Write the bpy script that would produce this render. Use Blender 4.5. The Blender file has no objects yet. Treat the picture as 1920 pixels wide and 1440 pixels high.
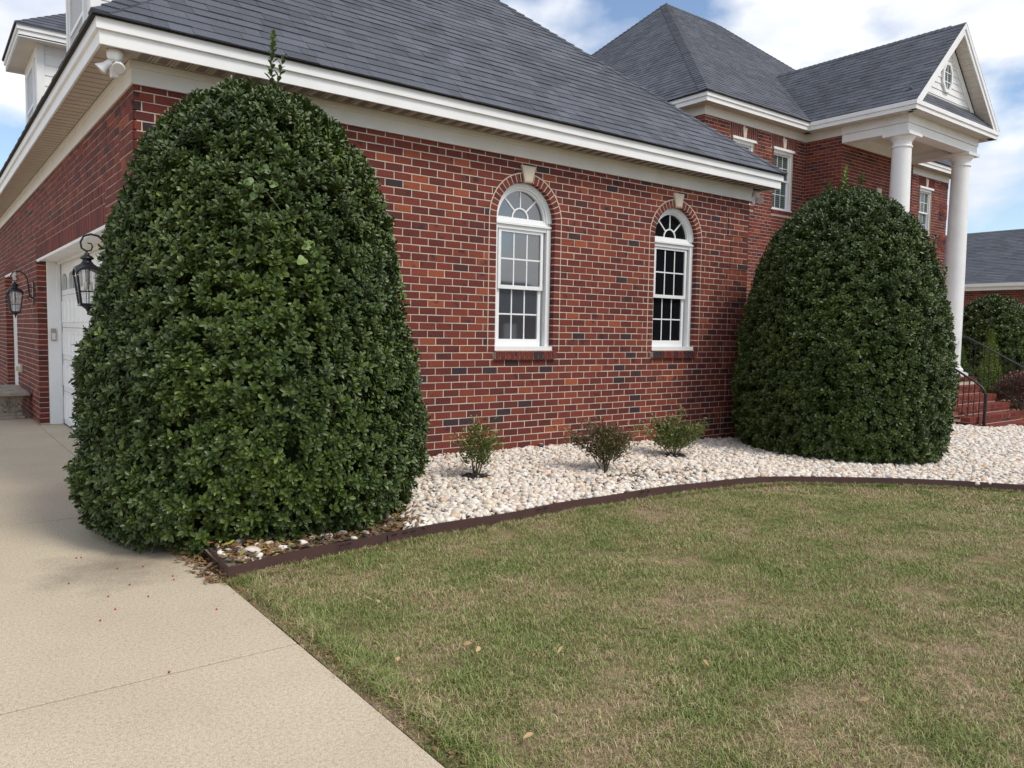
import bpy, bmesh, math, random
import numpy as np
from mathutils import Vector, Matrix, Euler, noise as mn

SC = bpy.context.scene
COL = SC.collection
rng = random.Random(7)
NP = np.random.RandomState(11)
pi = math.pi

# ---------------------------------------------------------------- camera
CAM = Vector((-1.494, -7.194, 1.558))
YA, PT, RO = math.radians(37.5087), math.radians(-3.8328), math.radians(0.9678)
FW = Vector((math.sin(YA) * math.cos(PT), math.cos(YA) * math.cos(PT), math.sin(PT)))
RT = Vector((math.cos(YA), -math.sin(YA), 0)); UP = RT.cross(FW)
R2 = RT * math.cos(RO) + UP * math.sin(RO); U2 = -RT * math.sin(RO) + UP * math.cos(RO)
cd = bpy.data.cameras.new('camera'); cam = bpy.data.objects.new('camera', cd); COL.objects.link(cam)
cd.sensor_width = 36; cd.lens = 1456.43 / 1920 * 36; cd.clip_start = .05; cd.clip_end = 2000
cam.matrix_world = Matrix(((R2.x, U2.x, -FW.x, CAM.x), (R2.y, U2.y, -FW.y, CAM.y), (R2.z, U2.z, -FW.z, CAM.z), (0, 0, 0, 1)))
SC.camera = cam

# ---------------------------------------------------------------- sky and sun
SUN_EL, SUN_AZ = math.radians(52), math.radians(158)     # azimuth clockwise from +Y
sd = Vector((math.sin(SUN_AZ) * math.cos(SUN_EL), math.cos(SUN_AZ) * math.cos(SUN_EL), math.sin(SUN_EL)))
W = bpy.data.worlds.new('World'); SC.world = W; W.use_nodes = True
nt = W.node_tree; nt.nodes.clear()
def N(t, typ, **kw):
    n = t.nodes.new(typ)
    for k, v in kw.items():
        if k in n.inputs.keys() if hasattr(n.inputs, 'keys') else False: n.inputs[k].default_value = v
        else: setattr(n, k, v)
    return n
sky = nt.nodes.new('ShaderNodeTexSky'); sky.sky_type = 'NISHITA'; sky.sun_disc = False
sky.sun_elevation = SUN_EL; sky.sun_rotation = SUN_AZ; sky.air_density = 1.0; sky.dust_density = .6; sky.ozone_density = 1.2
bg1 = nt.nodes.new('ShaderNodeBackground'); bg1.inputs[1].default_value = .125
nt.links.new(sky.outputs[0], bg1.inputs[0])
tc = nt.nodes.new('ShaderNodeTexCoord')
mp = nt.nodes.new('ShaderNodeMapping'); mp.inputs['Scale'].default_value = (1, 1, 1.9); mp.inputs['Location'].default_value = (1.1, 5.2, .3)
nt.links.new(tc.outputs['Generated'], mp.inputs[0])
nz = nt.nodes.new('ShaderNodeTexNoise'); nz.inputs['Scale'].default_value = 2.6; nz.inputs['Detail'].default_value = 8; nz.inputs['Roughness'].default_value = .48; nz.inputs['Distortion'].default_value = .1
nt.links.new(mp.outputs[0], nz.inputs['Vector'])
cr = nt.nodes.new('ShaderNodeValToRGB'); cr.color_ramp.elements[0].position = .445; cr.color_ramp.elements[1].position = .515
nt.links.new(nz.outputs[0], cr.inputs[0])
nz2 = nt.nodes.new('ShaderNodeTexNoise'); nz2.inputs['Scale'].default_value = 3.4; nz2.inputs['Detail'].default_value = 7; nz2.inputs['Roughness'].default_value = .5
mp2 = nt.nodes.new('ShaderNodeMapping'); mp2.inputs['Location'].default_value = (7, 2, 4); mp2.inputs['Scale'].default_value = (1, 1, 2.4)
nt.links.new(tc.outputs['Generated'], mp2.inputs[0]); nt.links.new(mp2.outputs[0], nz2.inputs['Vector'])
cr2 = nt.nodes.new('ShaderNodeValToRGB')
cr2.color_ramp.elements[0].position = .34; cr2.color_ramp.elements[0].color = (.50, .58, .74, 1)
cr2.color_ramp.elements[1].position = .60; cr2.color_ramp.elements[1].color = (1.0, 1.0, 1.0, 1)
nt.links.new(nz2.outputs[0], cr2.inputs[0])
bg2 = nt.nodes.new('ShaderNodeBackground'); bg2.inputs[1].default_value = .86
nt.links.new(cr2.outputs[0], bg2.inputs[0])
mx = nt.nodes.new('ShaderNodeMixShader'); nt.links.new(cr.outputs[0], mx.inputs[0]); nt.links.new(bg1.outputs[0], mx.inputs[1]); nt.links.new(bg2.outputs[0], mx.inputs[2])
wo = nt.nodes.new('ShaderNodeOutputWorld'); nt.links.new(mx.outputs[0], wo.inputs[0])

sl = bpy.data.lights.new('sun', 'SUN'); so = bpy.data.objects.new('sun', sl); COL.objects.link(so)
sl.energy = 1.8; sl.angle = math.radians(19); sl.color = (1, .93, .82)
so.rotation_euler = sd.to_track_quat('Z', 'Y').to_euler(); so.location = (0, -10, 20)
SC.view_settings.view_transform = 'Standard'; SC.view_settings.look = 'None'
SC.view_settings.exposure = .46; SC.view_settings.gamma = 1; SC.view_settings.use_curve_mapping = False

# ---------------------------------------------------------------- materials
def mat(name, col=(.5, .5, .5), rough=.6, spec=.5, nodes=None):
    m = bpy.data.materials.new(name); m.use_nodes = True
    t = m.node_tree; b = t.nodes['Principled BSDF']
    b.inputs['Base Color'].default_value = (*col, 1); b.inputs['Roughness'].default_value = rough
    b.inputs['Specular IOR Level'].default_value = spec
    if nodes: nodes(t, b)
    return m
def pos(t, scale=1.0, sc3=None):
    g = t.nodes.new('ShaderNodeNewGeometry'); m = t.nodes.new('ShaderNodeMapping')
    m.inputs['Scale'].default_value = sc3 or (scale,) * 3
    t.links.new(g.outputs['Position'], m.inputs[0]); return m.outputs[0]
def nse(t, vec, scale, detail=4, rough=.55, dist=0):
    n = t.nodes.new('ShaderNodeTexNoise'); n.inputs['Scale'].default_value = scale; n.inputs['Detail'].default_value = detail
    n.inputs['Roughness'].default_value = rough; n.inputs['Distortion'].default_value = dist
    t.links.new(vec, n.inputs['Vector']); return n.outputs[0]
def ramp(t, fac, stops, interp='LINEAR'):
    r = t.nodes.new('ShaderNodeValToRGB'); e = r.color_ramp.elements; r.color_ramp.interpolation = interp
    while len(e) < len(stops): e.new(.5)
    for i, (p, c) in enumerate(stops):
        e[i].position = p; e[i].color = (*c, 1) if len(c) == 3 else c
    t.links.new(fac, r.inputs[0]); return r.outputs[0]
def mix(t, a, b, fac=None, blend='MIX', f=.5):
    m = t.nodes.new('ShaderNodeMix'); m.data_type = 'RGBA'; m.blend_type = blend
    m.inputs[0].default_value = f
    if fac is not None: t.links.new(fac, m.inputs[0])
    for s, x in ((6, a), (7, b)):
        if isinstance(x, tuple): m.inputs[s].default_value = (*x, 1)
        else: t.links.new(x, m.inputs[s])
    return m.outputs[2]
def mth(t, op, a, b=None):
    m = t.nodes.new('ShaderNodeMath'); m.operation = op
    for i, x in enumerate((a, b)):
        if x is None: continue
        if isinstance(x, (int, float)): m.inputs[i].default_value = x
        else: t.links.new(x, m.inputs[i])
    return m.outputs[0]
def bump(t, b, h, strength=.3, dist=.01):
    n = t.nodes.new('ShaderNodeBump'); n.inputs['Strength'].default_value = strength; n.inputs['Distance'].default_value = dist
    t.links.new(h, n.inputs['Height']); t.links.new(n.outputs[0], b.inputs['Normal'])
def attr(t, name, typ='GEOMETRY'):
    a = t.nodes.new('ShaderNodeAttribute'); a.attribute_name = name; a.attribute_type = typ; return a.outputs['Fac']
def L(t, o, i): t.links.new(o, i)
G3 = lambda v: (v, v, v)

def n_brick(t, b):
    r = attr(t, 'rnd')
    base = ramp(t, r, [(0, (.045, .032, .040)), (.04, (.065, .036, .040)), (.08, (.125, .033, .029)), (.3, (.160, .037, .029)), (.55, (.195, .043, .031)),
                       (.82, (.228, .052, .034)), (.95, (.27, .066, .037)), (1, (.36, .095, .043))])
    p = pos(t)
    r10 = mth(t, 'MULTIPLY', r, 57.0)
    cv = t.nodes.new('ShaderNodeCombineXYZ'); L(t, r10, cv.inputs[0]); L(t, r10, cv.inputs[2])
    va = t.nodes.new('ShaderNodeVectorMath'); va.operation = 'ADD'; L(t, p, va.inputs[0]); L(t, cv.outputs[0], va.inputs[1])
    fl = ramp(t, nse(t, va.outputs[0], 5.0, 3), [(.595, G3(0)), (.67, G3(.9))])
    base = mix(t, base, (.050, .030, .034), fl)
    g = ramp(t, nse(t, p, 60, 5, .65), [(.25, G3(.66)), (.75, G3(1.3))])
    g2 = ramp(t, nse(t, p, 1.3, 3), [(.3, (.76, .74, .78)), (.7, (.98, .96, .96))])
    c = mix(t, mix(t, base, g, blend='MULTIPLY', f=1), g2, blend='MULTIPLY', f=1)
    scr = ramp(t, nse(t, pos(t, sc3=(18, 18, 60)), 1.5, 4, .6, 1.5), [(.66, G3(1)), (.72, G3(.45))])
    c = mix(t, c, scr, blend='MULTIPLY', f=1)
    L(t, c, b.inputs['Base Color']); bump(t, b, nse(t, p, 75, 6, .7), .75, .005)
M_BRICK = mat('brick_clay', rough=.82, spec=.3, nodes=n_brick)
def n_mortar(t, b):
    p = pos(t); L(t, mix(t, (.52, .435, .34), (.68, .59, .475), nse(t, p, 9, 6)), b.inputs['Base Color']); bump(t, b, nse(t, p, 160, 4), .6, .004)
M_MORTAR = mat('mortar', rough=.95, spec=.1, nodes=n_mortar)
def n_roofm(t, b):
    p = pos(t); r = attr(t, 'rnd')
    c = ramp(t, r, [(0, (.058, .063, .077)), (.5, (.075, .082, .101)), (1, (.096, .103, .124))])
    g = ramp(t, nse(t, p, 210, 2, .8), [(.35, G3(.45)), (.65, G3(1.65))])
    c = mix(t, c, g, blend='MULTIPLY', f=1); L(t, mix(t, c, ramp(t, nse(t, p, .8, 3), [(.3, G3(.85)), (.7, G3(1.15))]), blend='MULTIPLY', f=1), b.inputs['Base Color'])
    bump(t, b, nse(t, p, 260, 2, .8), .7, .003)
M_SHINGLE = mat('asphalt_shingle', rough=.75, spec=.45, nodes=n_roofm)
def n_white(c0, c1):
    def f(t, b):
        p = pos(t); L(t, mix(t, c0, c1, ramp(t, nse(t, p, 2.5, 6, .6), [(.35, G3(0)), (.7, G3(1))])), b.inputs['Base Color']); bump(t, b, nse(t, p, 30, 3), .06, .004)
    return f
M_WHITE = mat('white_paint', rough=.42, nodes=n_white((.87, .87, .865), (.80, .80, .785)))
M_CREAM = mat('cream_trim', rough=.5, nodes=n_white((.74, .71, .65), (.66, .63, .57)))
M_VINYL = mat('white_vinyl', rough=.3, nodes=n_white((.86, .87, .87), (.82, .83, .83)))
M_SOFFIT = mat('beige_soffit', rough=.55, nodes=n_white((.52, .445, .375), (.46, .395, .33)))
M_SOFFITW = mat('white_soffit', rough=.55, nodes=n_white((.66, .62, .56), (.60, .56, .50)))
M_DARK = mat('dark_gap', (.02, .018, .016), .9)
M_STONE = mat('keystone_stone', rough=.8, nodes=n_white((.66, .58, .46), (.52, .45, .35)))
M_IRON = mat('black_iron', (.018, .022, .026), .38)
def n_gl(base, f0):
    def f(t, b):
        b.inputs['IOR'].default_value = f0
        p = pos(t); bump(t, b, nse(t, p, 1.6, 0), .02, .03)
    return f
M_GLASS_R = mat('reflective_window_glass', (.05, .055, .06), .03, .6, n_gl(0, 2.25))
M_SHADE = mat('glass_over_white_shade', (.50, .51, .52), .5, .2)
M_GLASS_D = mat('dark_window_glass', (.008, .009, .011), .04, .35, n_gl(0, 1.4))
def n_blind(t, b):
    g = t.nodes.new('ShaderNodeNewGeometry'); s = t.nodes.new('ShaderNodeSeparateXYZ'); L(t, g.outputs['Position'], s.inputs[0])
    w = mth(t, 'SINE', mth(t, 'MULTIPLY', s.outputs[2], 2 * pi / .05))
    L(t, mix(t, (.12, .165, .155), (.035, .05, .05), ramp(t, mth(t, 'ADD', mth(t, 'MULTIPLY', w, .5), .5), [(.3, G3(0)), (.8, G3(1))])), b.inputs['Base Color'])
M_GLASS_B = mat('glass_over_closed_blinds', rough=.06, spec=.5, nodes=n_blind)
def n_conc(t, b):
    p = pos(t); g = t.nodes.new('ShaderNodeNewGeometry'); s = t.nodes.new('ShaderNodeSeparateXYZ'); L(t, g.outputs['Position'], s.inputs[0])
    big = ramp(t, nse(t, p, .8, 5, .6), [(.3, (.50, .413, .300)), (.7, (.575, .485, .358))])
    sp = mix(t, ramp(t, nse(t, p, 190, 2, .6), [(.34, G3(.66)), (.50, G3(1.0)), (.68, G3(1.2))]), ramp(t, nse(t, p, 60, 2, .6), [(.3, G3(.8)), (.5, G3(1.0)), (.7, G3(1.12))]), blend='MULTIPLY', f=1)
    c = mix(t, big, sp, blend='MULTIPLY', f=1)
    st = ramp(t, nse(t, p, 2.1, 6, .65), [(.60, G3(1)), (.85, G3(.82))]); c = mix(t, c, st, blend='MULTIPLY', f=1)
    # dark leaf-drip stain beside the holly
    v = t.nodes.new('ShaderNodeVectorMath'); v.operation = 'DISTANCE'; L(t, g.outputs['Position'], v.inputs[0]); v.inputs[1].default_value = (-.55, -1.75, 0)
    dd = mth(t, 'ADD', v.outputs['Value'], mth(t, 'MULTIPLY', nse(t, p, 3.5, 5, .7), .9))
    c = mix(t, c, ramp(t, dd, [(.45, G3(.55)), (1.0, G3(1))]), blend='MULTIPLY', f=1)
    L(t, c, b.inputs['Base Color']); bump(t, b, nse(t, p, 190, 2, .6), .35, .003)
M_CONC = mat('exposed_concrete', rough=.85, spec=.3, nodes=n_conc)
M_CONC_D = mat('joint_dirt', (.045, .038, .032), .95)
def n_cast(t, b):
    p = pos(t); c = ramp(t, nse(t, p, 7, 7, .7), [(.3, (.14, .125, .10)), (.5, (.36, .315, .25)), (.75, (.50, .45, .37))]); L(t, c, b.inputs['Base Color']); bump(t, b, nse(t, p, 40, 5, .7), .5, .006)
M_CAST = mat('weathered_cast_stone', rough=.9, spec=.2, nodes=n_cast)
def n_soil(t, b):
    p = pos(t)
    c = ramp(t, nse(t, p, 1.5, 6, .7), [(.38, (.13, .13, .05)), (.5, (.26, .20, .11)), (.58, (.36, .26, .17)), (.68, (.22, .165, .125))])
    c = mix(t, c, ramp(t, nse(t, p, 85, 4, .75, 1.5), [(.34, G3(.32)), (.5, G3(.95)), (.66, G3(1.7))]), blend='MULTIPLY', f=1)
    L(t, c, b.inputs['Base Color']); bump(t, b, nse(t, p, 45, 5, .7), .9, .02)
M_SOIL = mat('thatch_and_soil', rough=.95, spec=.1, nodes=n_soil)
def n_bed(t, b):
    p = pos(t); L(t, ramp(t, nse(t, p, 14, 6, .7), [(.3, (.10, .075, .05)), (.6, (.30, .25, .18))]), b.inputs['Base Color']); bump(t, b, nse(t, p, 40, 5), 1, .02)
M_BED = mat('bed_soil', rough=.95, spec=.1, nodes=n_bed)
def n_peb(t, b):
    o = t.nodes.new('ShaderNodeObjectInfo'); r = o.outputs['Random']
    c = ramp(t, r, [(0, (.76, .68, .58)), (.25, (.83, .78, .70)), (.42, (.66, .58, .49)), (.56, (.81, .75, .66)), (.68, (.64, .49, .34)), (.75, (.79, .70, .57)), (.84, (.46, .43, .41)), (.89, (.80, .76, .71)), (.96, (.60, .40, .27)), (1, (.60, .52, .46))])
    p = pos(t); c = mix(t, c, ramp(t, nse(t, p, 38, 5, .7), [(.3, G3(.70)), (.6, G3(1.08))]), blend='MULTIPLY', f=1)
    L(t, c, b.inputs['Base Color']); bump(t, b, nse(t, p, 90, 4), .25, .003)
M_PEB = mat('river_pebble', rough=.7, spec=.3, nodes=n_peb)
def n_grass(t, b):
    r = attr(t, 'rnd'); p = pos(t)
    gr = ramp(t, r, [(0, (.125, .175, .042)), (.5, (.215, .262, .072)), (1, (.36, .385, .14))])
    dr = ramp(t, r, [(0, (.28, .19, .10)), (.5, (.48, .355, .21)), (1, (.66, .53, .34))])
    o = t.nodes.new('ShaderNodeObjectInfo')
    f = mth(t, 'ADD', mth(t, 'MULTIPLY', nse(t, p, 1.5, 5, .72), 2.1), mth(t, 'MULTIPLY', nse(t, p, 6.5, 4, .7), 1.3))
    f = mth(t, 'ADD', f, mth(t, 'MULTIPLY', attr(t, 'rnd2'), .95))
    f = mth(t, 'MULTIPLY', f, .35)
    f = mth(t, 'ADD', f, mth(t, 'MULTIPLY', nse(t, p, .38, 2), .16))
    c = mix(t, gr, dr, ramp(t, f, [(.885, G3(0)), (.930, G3(1))]))
    L(t, c, b.inputs['Base Color'])
    b.inputs['Subsurface Weight'].default_value = 0
M_GRASS = mat('lawn_blade', rough=.55, spec=.3, nodes=n_grass)
def n_leaf(c0, c1, c2, em=0):
    def f(t, b):
        r = attr(t, 'rnd'); o = t.nodes.new('ShaderNodeObjectInfo')
        rr = mth(t, 'FRACT', mth(t, 'ADD', r, o.outputs['Random']))
        c = ramp(t, rr, [(0, c0), (.55, c1), (.90, c1), (1, c2)])
        c = mix(t, c, ramp(t, nse(t, pos(t), 1.7, 4, .6), [(.3, (.72, .74, .80)), (.7, (1.35, 1.25, 1.0))]), blend='MULTIPLY', f=1)
        g = t.nodes.new('ShaderNodeNewGeometry'); c = mix(t, c, mix(t, c, (.10, .15, .05), f=.5), g.outputs['Backfacing'])
        L(t, c, b.inputs['Base Color']); bump(t, b, nse(t, pos(t), 55, 2), .25, .004)
    return f
M_HOLLY = mat('holly_leaf', rough=.43, spec=.5, nodes=n_leaf((.034, .062, .013), (.064, .104, .021), (.14, .20, .04)))
M_YOUNG = mat('young_leaf', rough=.4, nodes=n_leaf((.13, .22, .03), (.20, .32, .05), (.30, .40, .07)))
M_VINE = mat('vine_leaf', rough=.5, nodes=n_leaf((.075, .14, .03), (.12, .20, .045), (.17, .26, .06)))
M_SHRUB = mat('shrub_leaf', rough=.45, nodes=n_leaf((.07, .10, .022), (.125, .155, .032), (.26, .13, .035)))
M_RUST = mat('rusty_shrub_leaf', rough=.5, nodes=n_leaf((.06, .062, .022), (.125, .085, .035), (.32, .09, .04)))
M_BARB = mat('purple_leaf', rough=.5, nodes=n_leaf((.14, .05, .06), (.26, .10, .10), (.36, .22, .13)))
M_CON = mat('conifer_needle', rough=.6, nodes=n_leaf((.11, .18, .02), (.20, .29, .035), (.28, .36, .05)))
M_CORE = mat('painted_inner_shade', rough=.8, spec=.1, nodes=n_leaf((.010, .020, .007), (.016, .030, .010), (.02, .035, .012)))  # leaf green darkened to put the bush's inner shade into the colour
M_BARK = mat('bark', (.10, .075, .055), .9)
M_TWIG = mat('green_twig', (.12, .15, .06), .7)
M_EDGE = mat('brown_edging', rough=.45, nodes=n_white((.085, .042, .038), (.062, .032, .029)))
M_MULCH = mat('black_weed_cloth', (.022, .018, .017), .9)
M_BERRY = mat('red_berry', (.36, .022, .02), .4)
M_DRY = mat('dry_leaf', rough=.7, nodes=n_leaf((.32, .20, .10), (.46, .32, .18), (.55, .42, .25)))
M_LITTER = mat('leaf_litter', rough=.8, nodes=n_leaf((.12, .065, .035), (.20, .12, .055), (.28, .30, .06)))
M_TAN = mat('tan_plastic', (.36, .31, .25), .5)
M_IVORY = mat('ivory_plastic', (.72, .66, .48), .45)
M_LGLASS = mat('seeded_lantern_glass', (.62, .64, .66), .12, .6)
M_SLATE = mat('blue_black_plastic', (.045, .06, .085), .45)

# ---------------------------------------------------------------- helpers
class MB:
    def __init__(s): s.v = []; s.f = []; s.r = []
    def add(s, vs, fs, rnd=.5):
        o = len(s.v); s.v.extend(tuple(v) for v in vs); s.f.extend(tuple(i + o for i in f) for f in fs); s.r.extend([rnd] * len(fs))
    def box(s, a, b, rnd=.5):
        x0, y0, z0 = a; x1, y1, z1 = b
        s.add([(x0, y0, z0), (x1, y0, z0), (x1, y1, z0), (x0, y1, z0), (x0, y0, z1), (x1, y0, z1), (x1, y1, z1), (x0, y1, z1)],
              [(0, 3, 2, 1), (4, 5, 6, 7), (0, 1, 5, 4), (1, 2, 6, 5), (2, 3, 7, 6), (3, 0, 4, 7)], rnd)
    def pbox(s, P, u0, u1, z0, z1, d0, d1, rnd=.5):      # box in a wall plane; d grows outwards
        vs = [P(u, z, d) for d in (d0, d1) for (u, z) in ((u0, z0), (u1, z0), (u1, z1), (u0, z1))]
        s.add(vs, [(0, 3, 2, 1), (4, 5, 6, 7), (0, 1, 5, 4), (1, 2, 6, 5), (2, 3, 7, 6), (3, 0, 4, 7)], rnd)
    def prism(s, pts, vec, rnd=.5):
        n = len(pts); vec = Vector(vec); vs = [Vector(p) for p in pts] + [Vector(p) + vec for p in pts]
        s.add(vs, [tuple(range(n))[::-1], tuple(range(n, 2 * n))] + [(i, (i + 1) % n, n + (i + 1) % n, n + i) for i in range(n)], rnd)
    def ring(s, P, cx, cz, r0, r1, a0, a1, d0, d1, n=24, rnd=.5):
        vs = []
        for i in range(n + 1):
            a = a0 + (a1 - a0) * i / n; c, q = math.cos(a), math.sin(a)
            vs += [P(cx + r0 * c, cz + r0 * q, d0), P(cx + r1 * c, cz + r1 * q, d0), P(cx + r1 * c, cz + r1 * q, d1), P(cx + r0 * c, cz + r0 * q, d1)]
        fs = []
        for i in range(n):
            o = i * 4
            for k in range(4): fs.append((o + k, o + (k + 1) % 4, o + 4 + (k + 1) % 4, o + 4 + k))
        fs += [(0, 1, 2, 3), tuple(4 * n + k for k in (3, 2, 1, 0))]
        s.add(vs, fs, rnd)
    def lathe(s, c, prof, n=40, rnd=.5):
        vs = []; fs = []
        for (r, z) in prof:
            for i in range(n):
                a = 2 * pi * i / n; vs.append((c[0] + r * math.cos(a), c[1] + r * math.sin(a), c[2] + z))
        for j in range(len(prof) - 1):
            for i in range(n): fs.append((j * n + i, j * n + (i + 1) % n, (j + 1) * n + (i + 1) % n, (j + 1) * n + i))
        fs.append(tuple(range(n))[::-1]); fs.append(tuple(range((len(prof) - 1) * n, len(prof) * n)))
        s.add(vs, fs, rnd)
    def tube(s, pts, r, n=8, rnd=.5, r_end=None):
        pts = [Vector(p) for p in pts]; vs = []; fs = []; m = len(pts); ref = None
        for i, p in enumerate(pts):
            d = (pts[min(i + 1, m - 1)] - pts[max(i - 1, 0)]).normalized()
            if ref is None: ref = d.orthogonal().normalized()
            ref = (ref - d * ref.dot(d)).normalized(); w = d.cross(ref)
            rr = r if r_end is None else r + (r_end - r) * i / (m - 1)
            for k in range(n):
                a = 2 * pi * k / n; vs.append(p + (ref * math.cos(a) + w * math.sin(a)) * rr)
        for i in range(m - 1):
            for k in range(n): fs.append((i * n + k, i * n + (k + 1) % n, (i + 1) * n + (k + 1) % n, (i + 1) * n + k))
        fs.append(tuple(range(n))[::-1]); fs.append(tuple(range((m - 1) * n, m * n)))
        s.add(vs, fs, rnd)
    def bar(s, a, b, w, h=None, rnd=.5):
        s.tube([a, b], w * .7071, 4, rnd)
    def mesh(s, name, smooth=False):
        me = bpy.data.meshes.new(name); me.from_pydata(s.v, [], s.f)
        at = me.attributes.new('rnd', 'FLOAT', 'FACE'); at.data.foreach_set('value', s.r)
        if smooth: me.shade_smooth()
        return me
    def build(s, name, m, parent=None, smooth=False, kind=None, label=None, bevel=0):
        me = s.mesh(name, smooth); me.materials.append(m)
        o = link(name, me, parent)
        if kind: o['kind'] = kind
        if label: o['label'] = label
        if bevel:
            b = o.modifiers.new('edge', 'BEVEL'); b.width = bevel; b.segments = 2; b.limit_method = 'ANGLE'; b.angle_limit = math.radians(40)
        return o
def link(name, me, parent=None):
    o = bpy.data.objects.new(name, me); COL.objects.link(o)
    if parent: o.parent = parent; o.matrix_parent_inverse = parent_inv(parent)
    return o
WM = {}
def parent_inv(p):
    M = WM.get(p.name, Matrix.Identity(4)); return M.inverted()
def thing(name, label, cat, loc=(0, 0, 0), group=None):
    o = bpy.data.objects.new(name, None); COL.objects.link(o); o.location = loc; o.empty_display_size = .1
    WM[o.name] = Matrix.Translation(loc)
    o['label'] = label; o['category'] = cat
    if group: o['group'] = group
    return o
def tag(o, label, cat, group=None):
    o['label'] = label; o['category'] = cat
    if group: o['group'] = group
    return o
def structure(o): o['kind'] = 'structure'; return o
def to_px(p):
    d = Vector(p) - CAM; w = d.dot(FW)
    return (960 + 1456.43 * d.dot(R2) / w, 720 - 1456.43 * d.dot(U2) / w, w)

def zg(x): return -.45 * max(0, min(1.05, (x - 4.5) / 12.5)) ** 1.2

def pl_front(Y): return lambda u, z, d: (u, Y - d, z)
def pl_left(X): return lambda u, z, d: (X - d, u, z)
def pl_right(X): return lambda u, z, d: (X + d, u, z)

# scatter: one mesh of points whose instances come from geometry nodes
def scatter(name, pts, variants, parent=None, kind='stuff'):
    """pts: list of (x,y,z, rx,ry,rz, scale, idx)"""
    A = np.array(pts, dtype=np.float32)
    me = bpy.data.meshes.new(name); me.vertices.add(len(A)); me.vertices.foreach_set('co', A[:, :3].ravel())
    a = me.attributes.new('rot', 'FLOAT_VECTOR', 'POINT'); a.data.foreach_set('vector', A[:, 3:6].ravel())
    a = me.attributes.new('scl', 'FLOAT', 'POINT'); a.data.foreach_set('value', A[:, 6].copy())
    a = me.attributes.new('idx', 'INT', 'POINT'); a.data.foreach_set('value', A[:, 7].astype(np.int32))
    o = link(name, me, parent); o['kind'] = kind
    key = variants[0].name
    c = bpy.data.collections.get('set_' + key)
    if c is None:
        c = bpy.data.collections.new('set_' + key)
        for v in variants: c.objects.link(v)
    g = bpy.data.node_groups.new('scatter_' + name, 'GeometryNodeTree')
    g.interface.new_socket('Geometry', in_out='INPUT', socket_type='NodeSocketGeometry'); g.interface.new_socket('Geometry', in_out='OUTPUT', socket_type='NodeSocketGeometry')
    gi = g.nodes.new('NodeGroupInput'); go = g.nodes.new('NodeGroupOutput')
    ip = g.nodes.new('GeometryNodeInstanceOnPoints'); ci = g.nodes.new('GeometryNodeCollectionInfo')
    ci.inputs['Collection'].default_value = c; ci.inputs['Separate Children'].default_value = True; ci.inputs['Reset Children'].default_value = True
    def na(n, ty):
        x = g.nodes.new('GeometryNodeInputNamedAttribute'); x.data_type = ty; x.inputs['Name'].default_value = n
        return [s for s in x.outputs if s.enabled and s.name == 'Attribute'][0]
    g.links.new(gi.outputs[0], ip.inputs['Points']); g.links.new(ci.outputs[0], ip.inputs['Instance'])
    ip.inputs['Pick Instance'].default_value = True
    g.links.new(na('idx', 'INT'), ip.inputs['Instance Index'])
    er = g.nodes.new('FunctionNodeEulerToRotation'); g.links.new(na('rot', 'FLOAT_VECTOR'), er.inputs[0]); g.links.new(er.outputs[0], ip.inputs['Rotation'])
    g.links.new(na('scl', 'FLOAT'), ip.inputs['Scale'])
    g.links.new(ip.outputs[0], go.inputs[0])
    m = o.modifiers.new('scatter', 'NODES'); m.node_group = g
    return o
def variant(name, me): return bpy.data.objects.new(name, me)

# ---------------------------------------------------------------- bushes: shapes first (other things ask them what they hide)
B1C, B2C, B3C = Vector((.73, -.86, 0)), Vector((8.64, -1.44, -.07)), Vector((25.0, 2.9, -.45))
PR1 = [(.04, 1.14), (.15, 1.23), (.4, 1.30), (.8, 1.30), (1.2, 1.26), (1.6, 1.165), (2.05, 1.085), (2.48, .985), (2.79, .865), (2.95, .77), (3.09, .675), (3.22, .55), (3.31, .41), (3.38, .23), (3.42, 0)]
PR2 = [(.02, 1.14), (.2, 1.29), (.5, 1.355), (1.0, 1.375), (1.6, 1.33), (2.1, 1.24), (2.6, 1.09), (3.0, .90), (3.25, .71), (3.44, .50), (3.56, .28), (3.61, 0)]
PR3 = [(.3, 1.2), (.9, 1.35), (1.6, 1.32), (2.3, 1.12), (2.8, .84), (3.15, .48), (3.3, 0)]
def prof_r(pr, z):
    if z <= pr[0][0]: return pr[0][1] if z > -.2 else 0
    for (a, ra), (b, rb) in zip(pr, pr[1:]):
        if z <= b: return ra + (rb - ra) * (z - a) / (b - a)
    return 0
def in_bush(p, c, pr, k=1.0):
    q = Vector(p) - c; return q.x * q.x + q.y * q.y < (k * prof_r(pr, q.z)) ** 2
def hidden(p):
    p = Vector(p)
    x, y, w = to_px(p)
    if w < .2 or x < -20 or x > 1940 or y < -20 or y > 1460: return True
    for i in range(1, 40):
        q = CAM.lerp(p, i / 40)
        if in_bush(q, B1C, PR1, .97) or in_bush(q, B2C, PR2, .97): return True
    return False

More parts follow.
